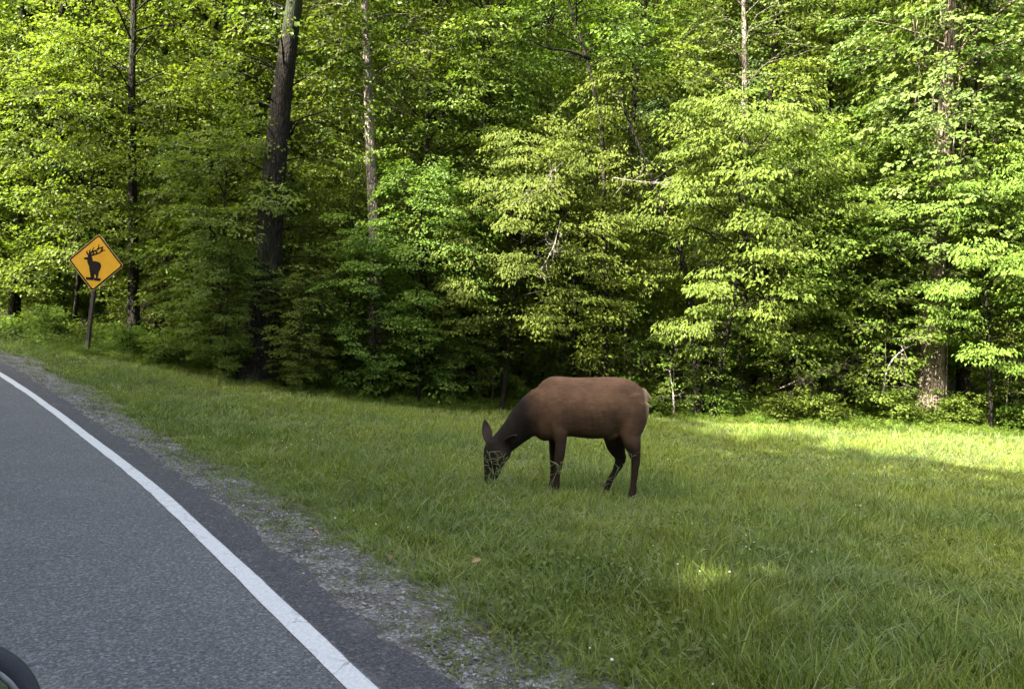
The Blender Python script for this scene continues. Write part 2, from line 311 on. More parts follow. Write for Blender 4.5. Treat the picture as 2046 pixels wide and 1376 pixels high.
# ------------------------------------------------------------------ leaves and trees
def leaves_mesh(name, pos, dirv, nor, ll, lw, lr, sr, mat, fold=.16):
    dirv = nrm(dirv); nor = nrm(nor - dirv*(nor*dirv).sum(-1,keepdims=True)); side = np.cross(dirv, nor); n = len(pos)
    ll = ll[:,None]; lw = lw[:,None]; mid = pos + dirv*ll*.42
    V = np.stack([pos, mid+side*lw*.5+nor*lw*fold, pos+dirv*ll-nor*ll*.10, mid-side*lw*.5+nor*lw*fold], 1).reshape(-1,3)
    a = np.arange(n)*4; F = np.stack([np.c_[a,a+1,a+2], np.c_[a,a+2,a+3]], 1).reshape(-1,3)
    return mesh_np(name, V, F, mat, {'lr': ('FACE', np.repeat(lr,2)), 'sr': ('FACE', np.repeat(sr,2))})
def spray_leaves(base, axis, L, W, n, leaf, droop, rng, sag=.25, tilt=.4):
    N = len(base); up = np.array([0,0,1.]); axis = nrm(axis); bb = nrm(np.cross(up, axis)); nn = np.cross(axis, bb)
    t = rng.beta(1.4,1.,(N,n)); s = rng.uniform(-1,1,(N,n))*(.2+.8*np.sin(np.pi*np.clip(t*.85+.1,0,1)))
    L_ = L[:,None]; W_ = W[:,None]
    pos = base[:,None]+axis[:,None]*(t*L_)[...,None]+bb[:,None]*(s*W_)[...,None]+nn[:,None]*(-.12*s*s*W_)[...,None]
    pos = pos + up*(-sag*t*t*L_ + rng.normal(size=(N,n))*.035)[...,None]
    d = axis[:,None]*(.45+.5*t)[...,None]+bb[:,None]*(np.sign(s)*(.25+.6*np.abs(s)))[...,None]+rng.normal(size=(N,n,3))*.32
    d = nrm(d) + up*(-droop*rng.uniform(.5,1.4,(N,n)))[...,None]
    no = up + nn[:,None]*.3 + axis[:,None]*droop*.9 + rng.normal(size=(N,n,3))*tilt
    sz = rng.uniform(.65,1.2,(N,n)); f = lambda x: x.reshape(-1, *x.shape[2:])
    return f(pos), f(d), f(no), f(sz)*leaf[0], f(sz*rng.uniform(.85,1.15,(N,n)))*leaf[1], rng.random(N*n), np.repeat(rng.random(N), n)
def smooth_path(pts, n):
    pts = np.asarray(pts, float); s = np.r_[0, np.cumsum(np.linalg.norm(np.diff(pts,axis=0),axis=1))]; q = np.linspace(0, s[-1], n)
    P = np.stack([np.interp(q, s, pts[:,k]) for k in range(3)], 1)
    for _ in range(max(2, n//12)): P[1:-1] = (P[:-2]+2*P[1:-1]+P[2:])/4
    return P
def trunk_tube(mb, P, r0, r1, rng, sides=9, flare=.5):
    n = len(P); t = np.linspace(0,1,n); h = P[:,2]-P[0,2]; r = r0+(r1-r0)*t**.8; r = r*(1+flare*np.exp(-h/(r0*2.2+.01)))
    ph = rng.uniform(0,6.3,6); a = np.linspace(0,2*math.pi,sides,endpoint=False)
    T = nrm(np.gradient(P,axis=0)); A = nrm(np.array([0,1,0.])-T*T[:,1:2]); B = np.cross(T,A)
    lob = 1+.05*np.sin(3*a+ph[0]+h[:,None]*.5)+.035*np.sin(5*a+ph[1]-h[:,None]*.7)+.02*rng.normal(size=(n,sides))+.12*np.exp(-h/(r0*2+.01))[:,None]*np.sin(4*a+ph[2])
    V = (P[:,None]+(A[:,None]*np.cos(a)[None,:,None]+B[:,None]*np.sin(a)[None,:,None])*(r[:,None]*lob)[...,None]).reshape(-1,3)
    i = np.arange(n-1)[:,None]*sides; j = np.arange(sides); k = (j+1)%sides
    mb.add(V, np.stack([i+j,i+k,i+sides+k,i+sides+j],-1).reshape(-1,4))
def gen_tree(seed, H, r0, z0, Rad, nb, nsp, nl, leaf, droop, lm, bm, prof=None, path=None, bend=.3, layered=True, sag=.25, updir=.35, spl=(.55,.95), z1=None, sides=9, azr=None, trings=None, full=0., gap=None):
    rng = np.random.default_rng(seed); mb = MB()
    if path is None:
        n = 7; off = np.cumsum(rng.normal(size=(n,2))*bend*H/40, axis=0); off -= off[0]
        path = np.c_[off, np.linspace(-.25,H,n)]
    P = smooth_path(path, trings or max(14, int(H*2.2))); H_ = P[-1,2]
    trunk_tube(mb, P, r0, r0*.18, rng, sides)
    prof = prof or (lambda q: math.sin(math.pi*min(1, .12+.80*q))**.7)
    z1 = z1 or H_; bs, ax, LL = [], [], []; az = rng.uniform(0,6.3)
    for k in range(nb):
        q = (k+rng.uniform(0,1))/nb; z = z0+(z1-z0)*q; az = rng.uniform(*azr) if azr else az+2.4+rng.normal()*.35
        if gap and gap[0] < z < gap[1]: continue
        s0 = np.array([np.interp(z,P[:,2],P[:,0]), np.interp(z,P[:,2],P[:,1]), z]); L = Rad*prof(q)*rng.uniform(.62,1.12)
        dh = np.array([math.cos(az),math.sin(az),0]); u = updir*(.6+.9*q)+rng.normal()*.1
        tt = np.linspace(0,1,5)[:,None]; wig = np.array([-dh[1],dh[0],0])*rng.normal()*.14*L
        B = s0+dh*L*tt+np.array([0,0,1])*L*(u*tt-(.55*u+sag*.5)*tt**2)+wig*np.sin(tt*3)
        rb = min(r0*.30, .009+.008*L)
        mb.tube(B, np.linspace(rb, .005, 5), 5, cap=False)
        for m in range(nsp):
            q2 = .30+.70*(m+rng.uniform(.2,.9))/nsp; sgn = 1 if m%2 else -1; an = az+sgn*rng.uniform(.35,1.15)*(1.15-q2)
            if m == nsp-1: q2 = .97; an = az+rng.normal()*.15
            p0 = np.array([np.interp(q2,tt[:,0],B[:,c]) for c in range(3)]); a = np.array([math.cos(an),math.sin(an),rng.normal()*(.12+.3*full)-.06]); p0 = p0+[0,0,rng.normal()*.3*full]
            ls = rng.uniform(*spl)*(.75+.25*L/max(Rad,.1)); bs.append(p0); ax.append(a); LL.append(ls)
            mb.tube(np.array([p0, p0+a*ls*.5-[0,0,sag*.25*ls], p0+a*ls*.9-[0,0,sag*.81*ls]]), [.008,.005,.002], 3, cap=False)
    bs = np.array(bs); ax = np.array(ax); LL = np.array(LL)
    Lv = spray_leaves(bs, ax, LL, LL*rng.uniform(.45,.7,len(LL))*(1+.35*full), nl, leaf, droop, rng, sag, .4+.35*full)
    return mb.mesh('trunk', bm), leaves_mesh('crown', *Lv, lm)
def plant_tree(name, meshes, loc, rz, s, label, cat, group=None, sz=None):
    e = empty(name, loc, rz); e.scale = (s, s, sz or s); tag(e, label, cat, group)
    obj('trunk', meshes[0], e); obj('crown', meshes[1], e); return e

fat = lambda q: math.sin(math.pi*min(1,.14+.72*q))**.5
tall = [gen_tree(10+k, 22+k, .20+.03*k, 3.0, 3.9, 78, 8, 58, (.14,.10), .40, M['forest'], M['bark_dark'], prof=fat, full=1, spl=(.7,1.15), updir=.6) for k in range(3)]
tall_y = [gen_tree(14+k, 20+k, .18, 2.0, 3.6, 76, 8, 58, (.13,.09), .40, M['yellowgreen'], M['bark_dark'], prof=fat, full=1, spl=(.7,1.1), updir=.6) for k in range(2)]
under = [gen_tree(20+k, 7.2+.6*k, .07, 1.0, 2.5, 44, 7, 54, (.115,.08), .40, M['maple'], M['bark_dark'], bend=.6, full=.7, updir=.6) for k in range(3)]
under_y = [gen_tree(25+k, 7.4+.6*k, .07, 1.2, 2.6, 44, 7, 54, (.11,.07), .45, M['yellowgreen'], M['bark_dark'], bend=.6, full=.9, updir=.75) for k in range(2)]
dog = [gen_tree(30+k, 7.4, .075, 2.0, 3.0, 46, 8, 64, (.12,.058), 1.0, M['dogwood'], M['bark_dark'], bend=.6, updir=.65, sag=.2, full=.6) for k in range(2)]
sap = [gen_tree(35+k, 3.4, .022, .5, 1.15, 18, 5, 26, (.10,.065), .3, M['maple'], M['bark_pale'], bend=.9, spl=(.35,.6), full=.4) for k in range(3)]
caster = [gen_tree(40+k, 21, .26, 2.0, 4.8, 84, 8, 34, (.34,.26), .25, M['forest'], M['bark_dark'], prof=fat, full=1) for k in range(2)]

rnd = random.Random(4)
def gz(x, y): return float(G(x, y))
# --- rows of trees beyond the road whose shade lies over the meadow
for k, s_ in enumerate(np.r_[np.arange(-14, 27, 3.9), 33, 40, np.arange(-12, 27, 4.6)]):
    row2 = k >= 13
    i = int(np.clip(np.argmin(np.hypot(LINE[:,0]+.62, LINE[:,1]-3.35)) + s_*10 - 60, 0, len(LINE)-1)); d = (-16.5 if row2 else -11.5)+rnd.uniform(-.8,.8)
    x, y = LINE[i]+LN[i]*d; h = float(np.interp(s_, [12,15,19,21.5,24,26.5,28,30,32.5,36], [.87,.90,.90,.86,1.0,1.0,.5,.45,.55,.4]))*rnd.uniform(.97,1.03)*(1.1 if row2 else 1)
    plant_tree('roadside_tree', caster[k%2], (x,y,gz(x,y)-.1), rnd.uniform(0,6.3), h, 'tall leafy tree standing on the far side of the road', 'tree', 'trees across the road')

for x, y in ((17,-1.5),(20.5,3),(18,-6.5),(23,-2.5),(15.5,-11),(25,7)):
    plant_tree('meadow_tree', caster[0], (x,y,gz(x,y)-.1), x*1.3, .7, 'leafy tree on the far flank of the meadow', 'tree', 'trees at the flank of the meadow')
# --- trees one can tell apart by their trunks
def px_path(pts, Y, topz=16, basez=-.25):
    P = [px(u,v,Y) for u,v in pts]; p0 = P[0].copy(); p0[2] = gz(p0[0],Y)+basez; P = [p0]+[p for p in P if p[2] > p0[2]+.3]
    d = P[-1]-P[-2]; d = d/max(d[2],.1); P.append(P[-1]+d*(topz-P[-1][2])); return np.array(P)
def hero(name, label, path, r0, lm, bm, z0, Rad, nb, nsp, nl, leaf, droop=.3, seed=50, **kw):
    o0 = path[0].copy(); pl = path-o0
    t = gen_tree(seed, pl[-1,2], r0, z0, Rad, nb, nsp, nl, leaf, droop, lm, bm, path=pl, sides=22, trings=60, full=.9, spl=(.65,1.1), updir=.85, **kw)
    e = empty(name, o0); tag(e, label, 'tree'); obj('trunk', t[0], e); obj('crown', t[1], e); return e
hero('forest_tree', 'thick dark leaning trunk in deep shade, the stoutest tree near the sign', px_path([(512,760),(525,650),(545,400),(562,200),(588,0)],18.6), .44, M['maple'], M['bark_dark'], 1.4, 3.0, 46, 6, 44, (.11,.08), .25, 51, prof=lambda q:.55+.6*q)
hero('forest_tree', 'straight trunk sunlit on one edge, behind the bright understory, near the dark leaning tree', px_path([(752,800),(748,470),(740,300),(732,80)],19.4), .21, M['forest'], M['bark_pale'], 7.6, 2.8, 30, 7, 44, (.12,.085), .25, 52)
hero('forest_tree', 'pale vine-streaked trunk half hidden beyond the sunlit straight trunk', px_path([(826,800),(822,330),(818,200)],27), .26, M['forest'], M['twig_pale'], 8.2, 3.2, 34, 7, 44, (.12,.085), .25, 53)
tc = px_path([(1212,810),(1207,340),(1203,260),(1190,200),(1182,150),(1165,95)],19.6, 11.5)
hero('forest_tree', 'slender crooked dark tree with one bare side limb against lit leaves', tc, .125, M['maple'], M['bark_dark'], 9.3, 2.0, 16, 6, 44, (.11,.075), .25, 54)
hero('forest_tree', 'pale upright trunk rising out of the yellow-green thicket', px_path([(1483,820),(1486,300),(1489,150),(1486,0)],22), .19, M['vine'], M['bark_pale'], 2.0, 1.9, 70, 5, 44, (.10,.07), .3, 55, prof=lambda q:.6+.5*q)
hero('forest_tree', 'stout warm-brown trunk with sunlit rough bark at the meadow edge', px_path([(1860,836),(1864,650),(1870,500),(1882,300),(1906,0)],19.6), .34, M['vine'], M['bark_warm'], 7.6, 3.4, 34, 7, 44, (.12,.09), .3, 56)
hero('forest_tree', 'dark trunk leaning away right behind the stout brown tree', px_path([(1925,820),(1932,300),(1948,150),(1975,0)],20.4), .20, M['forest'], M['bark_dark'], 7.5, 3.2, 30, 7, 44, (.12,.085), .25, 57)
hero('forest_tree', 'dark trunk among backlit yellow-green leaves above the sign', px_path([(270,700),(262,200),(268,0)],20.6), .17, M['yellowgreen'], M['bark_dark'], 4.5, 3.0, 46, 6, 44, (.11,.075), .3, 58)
hero('forest_tree', 'stouter of two dark slim trunks in the shaded thicket by the pale sapling', px_path([(838,800),(842,700),(846,560)],20.3,10), .15, M['maple'], M['bark_dark'], 4, 2.4, 26, 6, 44, (.105,.07), .3, 59)
hero('forest_tree', 'thinner of two dark slim trunks in the shaded thicket by the pale sapling', px_path([(940,795),(946,650),(952,540)],20.8,10), .11, M['maple'], M['bark_dark'], 4.5, 2.2, 22, 6, 44, (.105,.07), .3, 60)
hero('forest_tree', 'forked dark trunk under the yellow-green layered tree', px_path([(1396,812),(1388,650),(1365,520),(1330,430)],19.8,8.5), .15, M['dogwood'], M['bark_dark'], 3.4, 2.6, 26, 6, 46, (.11,.052), .9, 61)

# --- understory along the edge: (u, v_base-depth Y, prototype, scale, label)
edge = [
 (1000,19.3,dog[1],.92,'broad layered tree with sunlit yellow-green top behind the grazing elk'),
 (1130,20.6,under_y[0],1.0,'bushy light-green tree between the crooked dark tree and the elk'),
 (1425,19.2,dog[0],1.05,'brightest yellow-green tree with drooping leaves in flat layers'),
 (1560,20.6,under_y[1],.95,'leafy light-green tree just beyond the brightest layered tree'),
 (1690,20.4,under[0],1.05,'dense mid-green tree between the brightest tree and the brown trunk'),
 (1985,18.6,dog[1],.88,'drooping pale-green tree beside the stout brown trunk'),
 (2110,19.2,under_y[0],1.1,'pale-green tree farthest along the meadow edge past the stout brown trunk'),
 (840,18.9,under[1],.78,'shaded mid-green tree with drooping sprays over the dark thicket'),
 (680,20.6,under[2],.74,'low shaded tree between the thick dark trunk and the dark thicket'),
 (590,17.9,under[1],.36,'low leafy tree masking the foot of the thick dark trunk'),
 (452,17.8,under[2],.40,'low leafy tree in front of the thick dark trunk, on the sign side'),
 (738,18.5,under[0],.56,'low leafy tree in front of the straight sunlit-edged trunk'),
 (430,18.9,under[0],.82,'dark shaded tree between the yellow sign and the thick dark trunk'),
 (300,21.4,under[1],.92,'shaded green tree standing behind the yellow sign'),
 (130,21.5,under_y[1],1.05,'light-green tree beyond the sign post'),
 (20,22.5,under_y[0],1.15,'yellow-green tree at the bend of the road'),
 (-90,23,under[2],1.1,'green tree beyond the bend of the road'),
]
for k, (u, Y_, pr, s, lab) in enumerate(edge):
    p = px(u, 800, Y_); plant_tree('understory_tree', pr, (p[0],Y_,gz(p[0],Y_)-.05), k*1.7+.4, s, lab, 'tree')
for u, Y_, k, s, lab in [(912,19.6,0,1.0,'pale thin sapling in the shaded thicket'),(1346,19.4,1,.75,'pale thin sapling just past the elk rump'),(985,20,2,1.0,'dark-leaved sapling behind the elk neck'),(1420,19.6,0,.8,'sapling beneath the brightest layered tree'),(1760,19.0,1,1.0,'sapling beside the arching pale branch'),(620,18.8,2,.95,'sapling close beside the thick dark trunk'),(1600,19.4,2,.9,'sapling in front of the dark hollow'),(1240,20.4,1,1.15,'round-leaved sapling behind the elk back'),(2020,18.9,0,.8,'sapling under the drooping pale-green tree')]:
    p = px(u, 800, Y_); plant_tree('sapling', sap[k], (p[0],Y_,gz(p[0],Y_)-.03), k+u*.01, s, lab, 'sapling')
# --- deeper forest
n_deep = 0
for row, (y0, step) in enumerate([(23.5,3.4),(28,3.8),(34,5.2)]):
    x = -24-row*5
    while x < 24+row*5:
        xx = x+rnd.uniform(-1.1,1.1); yy = max(y0, float(tree_y(xx))+3.5+row*4.5)+rnd.uniform(-1.3,1.3)
        yel = rnd.random() < (.55 if xx < -4 else .35); pr = rnd.choice(tall_y if yel else tall)
        plant_tree('forest_tree', pr, (xx,yy,gz(xx,yy)-.1), rnd.uniform(0,6.3), rnd.uniform(.8,1.1),
                   'yellow-green tree deep in the wood behind the edge trees' if yel else 'dark green tree deep in the wood behind the edge trees', 'tree', 'trees inside the wood')
        x += step
for k in range(18):
    xx = -20+k*2.3+rnd.uniform(-.6,.6); yy = float(tree_y(xx))+rnd.uniform(3,8); yel = rnd.random() < .4
    plant_tree('understory_tree', rnd.choice(under_y if yel else under), (xx,yy,gz(xx,yy)-.05), rnd.uniform(0,6.3), rnd.uniform(.6,.95),
               'small yellow-green tree inside the wood' if yel else 'small dark green tree inside the wood', 'tree', 'small trees inside the wood')
# --- hillside wood: one far mass
rg = np.random.default_rng(70)
def hill_crown(seed):
    rg = np.random.default_rng(seed); N = 170; d = nrm(rg.normal(size=(N,3))); d[:,2] = np.abs(d[:,2])*1.1-.25; r = rg.uniform(.6,1,(N,1))
    base = d*r*[3.4,3.4,4.2]+[0,0,6.5]; L = rg.uniform(.9,1.6,N)
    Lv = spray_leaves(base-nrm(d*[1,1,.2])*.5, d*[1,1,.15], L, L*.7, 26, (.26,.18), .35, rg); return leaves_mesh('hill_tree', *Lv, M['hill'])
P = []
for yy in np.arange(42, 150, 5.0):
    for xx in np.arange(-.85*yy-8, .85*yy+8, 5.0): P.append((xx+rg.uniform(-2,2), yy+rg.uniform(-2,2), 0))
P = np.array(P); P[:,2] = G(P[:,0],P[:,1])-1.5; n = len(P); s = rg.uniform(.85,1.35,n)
scatter('hillside_wood', P, np.c_[s,s,s*rg.uniform(.9,1.3,n)], np.c_[np.zeros(n),np.zeros(n),rg.uniform(0,6.3,n)], [hill_crown(71+k) for k in range(3)], 'pale green wooded hillside behind the forest, haze put into its leaf colour', 'wood', 72)

# --- vine on the stout trunk
tp = px_path([(1860,836),(1864,650),(1870,500),(1882,300),(1906,0)],19.6)
def vine(name, lab, zz, rad, N, nl, seed, off=(0,0)):
    rg = np.random.default_rng(seed); z = rg.uniform(*zz,N); az = rg.uniform(0,6.3,N); q = (z-zz[0])/(zz[1]-zz[0])
    rr = rad*(.35+.9*np.sin(np.pi*np.clip(q*.9+.1,0,1)))*rg.uniform(.3,1,N)
    cx = np.interp(z,tp[:,2],tp[:,0])+off[0]; c_y = np.interp(z,tp[:,2],tp[:,1])+off[1]
    base = np.c_[cx+np.cos(az)*rr, c_y+np.sin(az)*rr, z]; ax = np.c_[np.cos(az),np.sin(az),rg.normal(size=N)*.2-.25]; L = rg.uniform(.3,.6,N)
    e = empty(name, (tp[0,0],tp[0,1],tp[0,2])); o0 = np.array(e.location); tag(e, lab, 'vine')
    Lv = spray_leaves(base-o0, ax, L, L*.7, nl, (.13,.115), .55, rg, .35); obj('foliage', leaves_mesh('foliage', *Lv, M['vine']), e)
    mb = MB()
    for k in range(46):
        a = rg.uniform(0,6.3); z1 = rg.uniform(zz[0]+.6,zz[1]); ln = rg.uniform(.6,2.0); r_ = .3+rad*rg.uniform(0,.45)
        p = np.array([np.interp(z1,tp[:,2],tp[:,0])+math.cos(a)*r_, np.interp(z1,tp[:,2],tp[:,1])+math.sin(a)*r_, z1])-o0
        pts = np.array([p, p+[rg.normal()*.08,rg.normal()*.08,-ln*.5], p+[rg.normal()*.15,rg.normal()*.15,-ln]]); mb.tube(smooth_path(pts,6), np.linspace(.010,.004,6), 4)
    for k in range(5):
        a = k*1.3+rg.uniform(0,.5); z_ = np.linspace(.1,zz[1]-o0[2]-.3,26); r_ = .36
        pts = np.c_[np.interp(z_+o0[2],tp[:,2],tp[:,0])-o0[0]+np.cos(a+z_*.12)*r_*(1-.02*z_), np.interp(z_+o0[2],tp[:,2],tp[:,1])-o0[1]+np.sin(a+z_*.12)*r_*(1-.02*z_), z_]; mb.tube(pts, np.full(26,.016), 5)
    obj('stem', mb.mesh('stem', M['bark_warm']), e)
vine('climbing_vine', 'pale round-leaved vine draped over the stout brown trunk', (3.7,11.5), 1.9, 400, 34, 80)
# --- dead branches
def dead_branch(lab, pts, r, seed, twigs=9, mat='twig_pale', spread=.5):
    rg = np.random.default_rng(seed); P = smooth_path(pts, 10); o0 = P[0]; e = empty('bare_branch', o0); tag(e, lab, 'branch'); mb = MB(); mb.tube(P-o0, np.linspace(r,r*.35,10), 6); obj('limb', mb.mesh('limb', M[mat]), e)
    for k in range(twigs):
        mb = MB(); p = P[rg.integers(2,10)]-o0; d = nrm(P[-1]-P[0])+rg.normal(size=3)*.7; d = nrm(d)*rg.uniform(.3,1)*spread
        Q = smooth_path([p,p+d*.5+rg.normal(size=3)*.05,p+d],5); mb.tube(Q, np.linspace(r*.4,.004,5), 4)
        for j in (2,3): d2 = d*.4+rg.normal(size=3)*.15*spread; mb.tube(np.array([Q[j],Q[j]+d2*.5,Q[j]+d2]), [.006,.005,.003], 3)
        obj('twig', mb.mesh('twig', M[mat]), e)
dead_branch('bare silvery twigs sticking out of the tree behind the elk', [px(1010,420,18.0),px(1050,392,17.6),px(1100,372,17.4)], .016, 90, 12, spread=.8)
dead_branch('grey bare twigs hanging beneath the sunlit edge tree', [px(1120,440,18.0),px(1105,500,17.6),px(1075,545,17.5)], .014, 91, 14, spread=.7)
dead_branch('pale arching bare branch leaning out from the stout brown trunk', [px(1764,790,18.8),px(1772,725,18.6),px(1800,700,18.6),px(1835,683,19.2)], .025, 92, 4, spread=.5)
dead_branch('pale broken log leaning in the trees beside the vine', [px(1570,215,20.6),px(1605,245,20.6),px(1650,285,20.9)], .07, 93, 3)
dead_branch('brown brush heap of dead twigs in the dark hollow', [px(1560,775,18.9),px(1610,752,18.9),px(1670,742,19.1)], .02, 94, 22, 'bark_warm', .7)
dead_branch('dark bare limb of the crooked tree reaching sideways', [px(1180,118,19.6),px(1140,101,19.4),px(1090,98,19.2),px(1058,80,19.1)], .045, 95, 4, 'bark_dark', .6)
dead_branch('pale bare twigs in front of the yellow-green layered tree', [px(1225,355,18.2),px(1270,362,17.9),px(1320,366,17.9)], .014, 96, 8, spread=.6)
dead_branch('thin pale dead stem standing beside the elk rump', [px(1347,818,19.0),px(1345,780,19.0),px(1337,735,19.0)], .03, 97, 2)

# ------------------------------------------------------------------ undergrowth
def sprig(seed, h, n, leaf, mat, spread=.5):
    rg = np.random.default_rng(seed); N = n; az = rg.uniform(0,6.3,N); r = rg.uniform(0,spread,N); q = rg.uniform(.25,1,N)
    base = np.c_[np.cos(az)*r, np.sin(az)*r, h*q*(1-.4*r/spread)]; ax = np.c_[np.cos(az),np.sin(az),rg.normal(size=N)*.25]; L = rg.uniform(.12,.26,N)
    return leaves_mesh('undergrowth_plant', *spray_leaves(base, ax, L, L*.6, 11, leaf, .35, rg, .3), mat)
sp = [sprig(100+k, .45+.12*(k%3), 40, (.07,.045), M['weed'], .38) for k in range(4)]
rg = np.random.default_rng(110); P = []; S = []
xs = rg.uniform(-26,26,5200); dd = rg.exponential(1.4,5200)-.7; ys = tree_y(xs)+dd; k = dist_line(xs,ys) > 2.2; xs, ys, dd = xs[k], ys[k], dd[k]; n = len(xs)
s = rg.uniform(.5,1.15,n)*np.clip(.55+dd*.6,.5,1.25)
scatter('undergrowth', np.c_[xs,ys,G(xs,ys)-.04], np.c_[s,s,s*rg.uniform(.7,1.2,n)], np.c_[rg.normal(size=n)*.12,rg.normal(size=n)*.12,rg.uniform(0,6.3,n)], sp, 'low leafy weeds and seedlings along the foot of the wood', 'undergrowth', 111)
# shrubs that stand out of it
def gen_shrub(seed, h, rad, mat, N=96, nl=30, leaf=(.07,.045)):
    rg = np.random.default_rng(seed); mb = MB(); bs, ax, LL = [], [], []
    for k in range(12):
        az = rg.uniform(0,6.3); tip = np.array([math.cos(az)*rad*rg.uniform(.2,.9), math.sin(az)*rad*rg.uniform(.2,.9), h*rg.uniform(.55,1)])
        P = smooth_path([(0,0,-.05), tip*[.35,.35,.6], tip], 7); mb.tube(P, np.linspace(.012,.004,7), 4)
        for m in range(N//12):
            q = rg.uniform(.3,1); p = np.array([np.interp(q,np.linspace(0,1,7),P[:,c]) for c in range(3)]); a2 = rg.uniform(0,6.3)
            bs.append(p); ax.append((math.cos(a2),math.sin(a2),rg.normal()*.2)); LL.append(rg.uniform(.25,.45))
    Lv = spray_leaves(np.array(bs), np.array(ax), np.array(LL), np.array(LL)*.55, nl, leaf, .35, rg, .3)
    return mb.mesh('stem', M['bark_dark']), leaves_mesh('foliage', *Lv, mat)
shr = [gen_shrub(120+k, 1.25, .6, M['weed']) for k in range(3)]
shrubs = [(1790,18.7,1.0,'bright green bush against the stout brown trunk, on its meadow side'),(1915,18.9,.85,'green bush at the foot of the stout brown trunk, past it'),(1560,18.9,.9,'shaded green bush before the brush heap'),(1650,18.7,.85,'green bush between the brush heap and the bright bush'),(1440,19.3,.7,'bush beneath the brightest layered tree'),(330,18.2,.95,'low shaded bush between the sign post and the thick dark trunk'),(255,18.6,.95,'low shaded bush just behind the sign post'),(90,19.2,.9,'bush between the sign post and the road bend'),(1180,20.3,.8,'bush behind the elk back'),(760,18.9,.7,'shaded bush at the foot of the dark thicket'),(460,18.3,.85,'shaded bush at the foot of the thick dark trunk'),(600,18.4,.75,'shaded bush past the thick dark trunk'),(1330,19.9,.65,'bush just past the elk rump'),(2030,18.6,.8,'bush under the drooping pale-green tree')]
for k, (u,Y_,s,lab) in enumerate(shrubs):
    p = px(u,800,Y_); e = empty('shrub', (p[0],Y_,gz(p[0],Y_)-.03), k*2.1); e.scale = (s*1.25,s*1.25,s); tag(e, lab, 'shrub')
    obj('stem', shr[k%3][0], e); obj('foliage', shr[k%3][1], e)

# ------------------------------------------------------------------ grass
def tuft(name, seed, nb, rad, hmin, hmax, wid, bend, mat, flat=0., wilt=0.):
    rg = np.random.default_rng(seed); az = rg.uniform(0,6.3,nb); r = rad*np.sqrt(rg.random(nb)); b0 = np.c_[np.cos(az)*r,np.sin(az)*r,np.full(nb,-.02)]
    az2 = az+rg.normal(size=nb)*.9; H = rg.uniform(hmin,hmax,nb); bd = rg.uniform(.15,1,nb)*bend; d = np.c_[np.cos(az2),np.sin(az2),np.zeros(nb)]; sd = np.c_[-np.sin(az2),np.cos(az2),np.zeros(nb)]
    tw = rg.uniform(-1,1,nb)[:,None]; sd = nrm(sd+d*tw); W = (wid*rg.uniform(.6,1.2,nb))[:,None]; rows = []
    for t, ww in ((0,.8),(.4,1.),(.75,.65),(1,0)):
        c = b0+d*(H*bd*(t**1.8))[:,None]+np.array([0,0,1])*(H*(t-.42*bd*t*t))[:,None]
        rows += [c-sd*W*ww*.5, c+sd*W*ww*.5] if ww else [c]
    V = np.stack(rows,1).reshape(-1,3); a = np.arange(nb)[:,None]*7
    q = np.array([(0,1,3),(0,3,2),(2,3,5),(2,5,4),(4,5,6)]); F = (a[:,None]+q[None]).reshape(-1,3)
    return mesh_np(name, V, F, mat, {'lr': ('FACE', np.repeat(rg.random(nb),5)), 'sr': ('FACE', np.repeat(rg.random(nb),5))})
fine = [tuft('grass_tuft', 200+k, 36, .13, .07, .23, .0055, .95, M['grass']) for k in range(5)]
broad = [tuft('grass_clump', 210+k, 16, .09, .14, .34, .0080, .95, M['grass']) for k in range(4)]
far = [tuft('grass_far', 220+k, 22, .15, .08, .20, .012, .9, M['grass']) for k in range(4)]
short = [tuft('grass_short', 230+k, 26, .09, .025, .085, .0045, 1.3, M['grass']) for k in range(3)]
dry = [tuft('grass_dry', 240+k, 5, .06, .16, .34, .0035, .9, M['grass_dry']) for k in range(3)]
def stalk(seed, h):
    rg = np.random.default_rng(seed); mb = MB(); ln = rg.normal(size=2)*.16
    P = np.array([(0,0,0),(ln[0]*.3,ln[1]*.3,h*.5),(ln[0],ln[1],h)]); P = smooth_path(P,6); mb.tube(P, np.linspace(.0022,.0012,6), 4)
    for k in range(4):
        p = P[-1]-[0,0,.02*k]; d = np.array([rg.normal()*.7,rg.normal()*.7,.45]); mb.tube(np.array([p,p+d*.03,p+d*.07]), [.0018,.003,.0012], 4)
    me = mb.mesh('grass_stalk', M['grass_dry']); return me
stalks = [stalk(250+k, .36+.05*k) for k in range(4)]
M['meadow_weed'] = leaf_mat('leaf_meadow_weed', (.075,.110,.028), (.190,.235,.075), .36)
weedm = [sprig(130+k, .15, 8, (.040,.026), M['meadow_weed'], .14) for k in range(3)]
tufts = fine+broad+far+short+dry
rg = np.random.default_rng(300)
def field(n, y0, y1):
    y = rg.uniform(y0,y1,n); x = rg.uniform(-1,1,n)*(.70*y+2.2); return x, y
def vnoise(x, y, f, seed):
    r2 = np.random.default_rng(seed); k = r2.normal(size=(10,2))*f; ph = r2.uniform(0,6.3,10); return np.sin(x[:,None]*k[:,0]+y[:,None]*k[:,1]+ph).sum(1)/3.2
X_, Y_, I_, S_, SZ_ = [], [], [], [], []
def put(x, y, idx, s, sz):
    X_.append(x); Y_.append(y); I_.append(idx); S_.append(s); SZ_.append(sz)
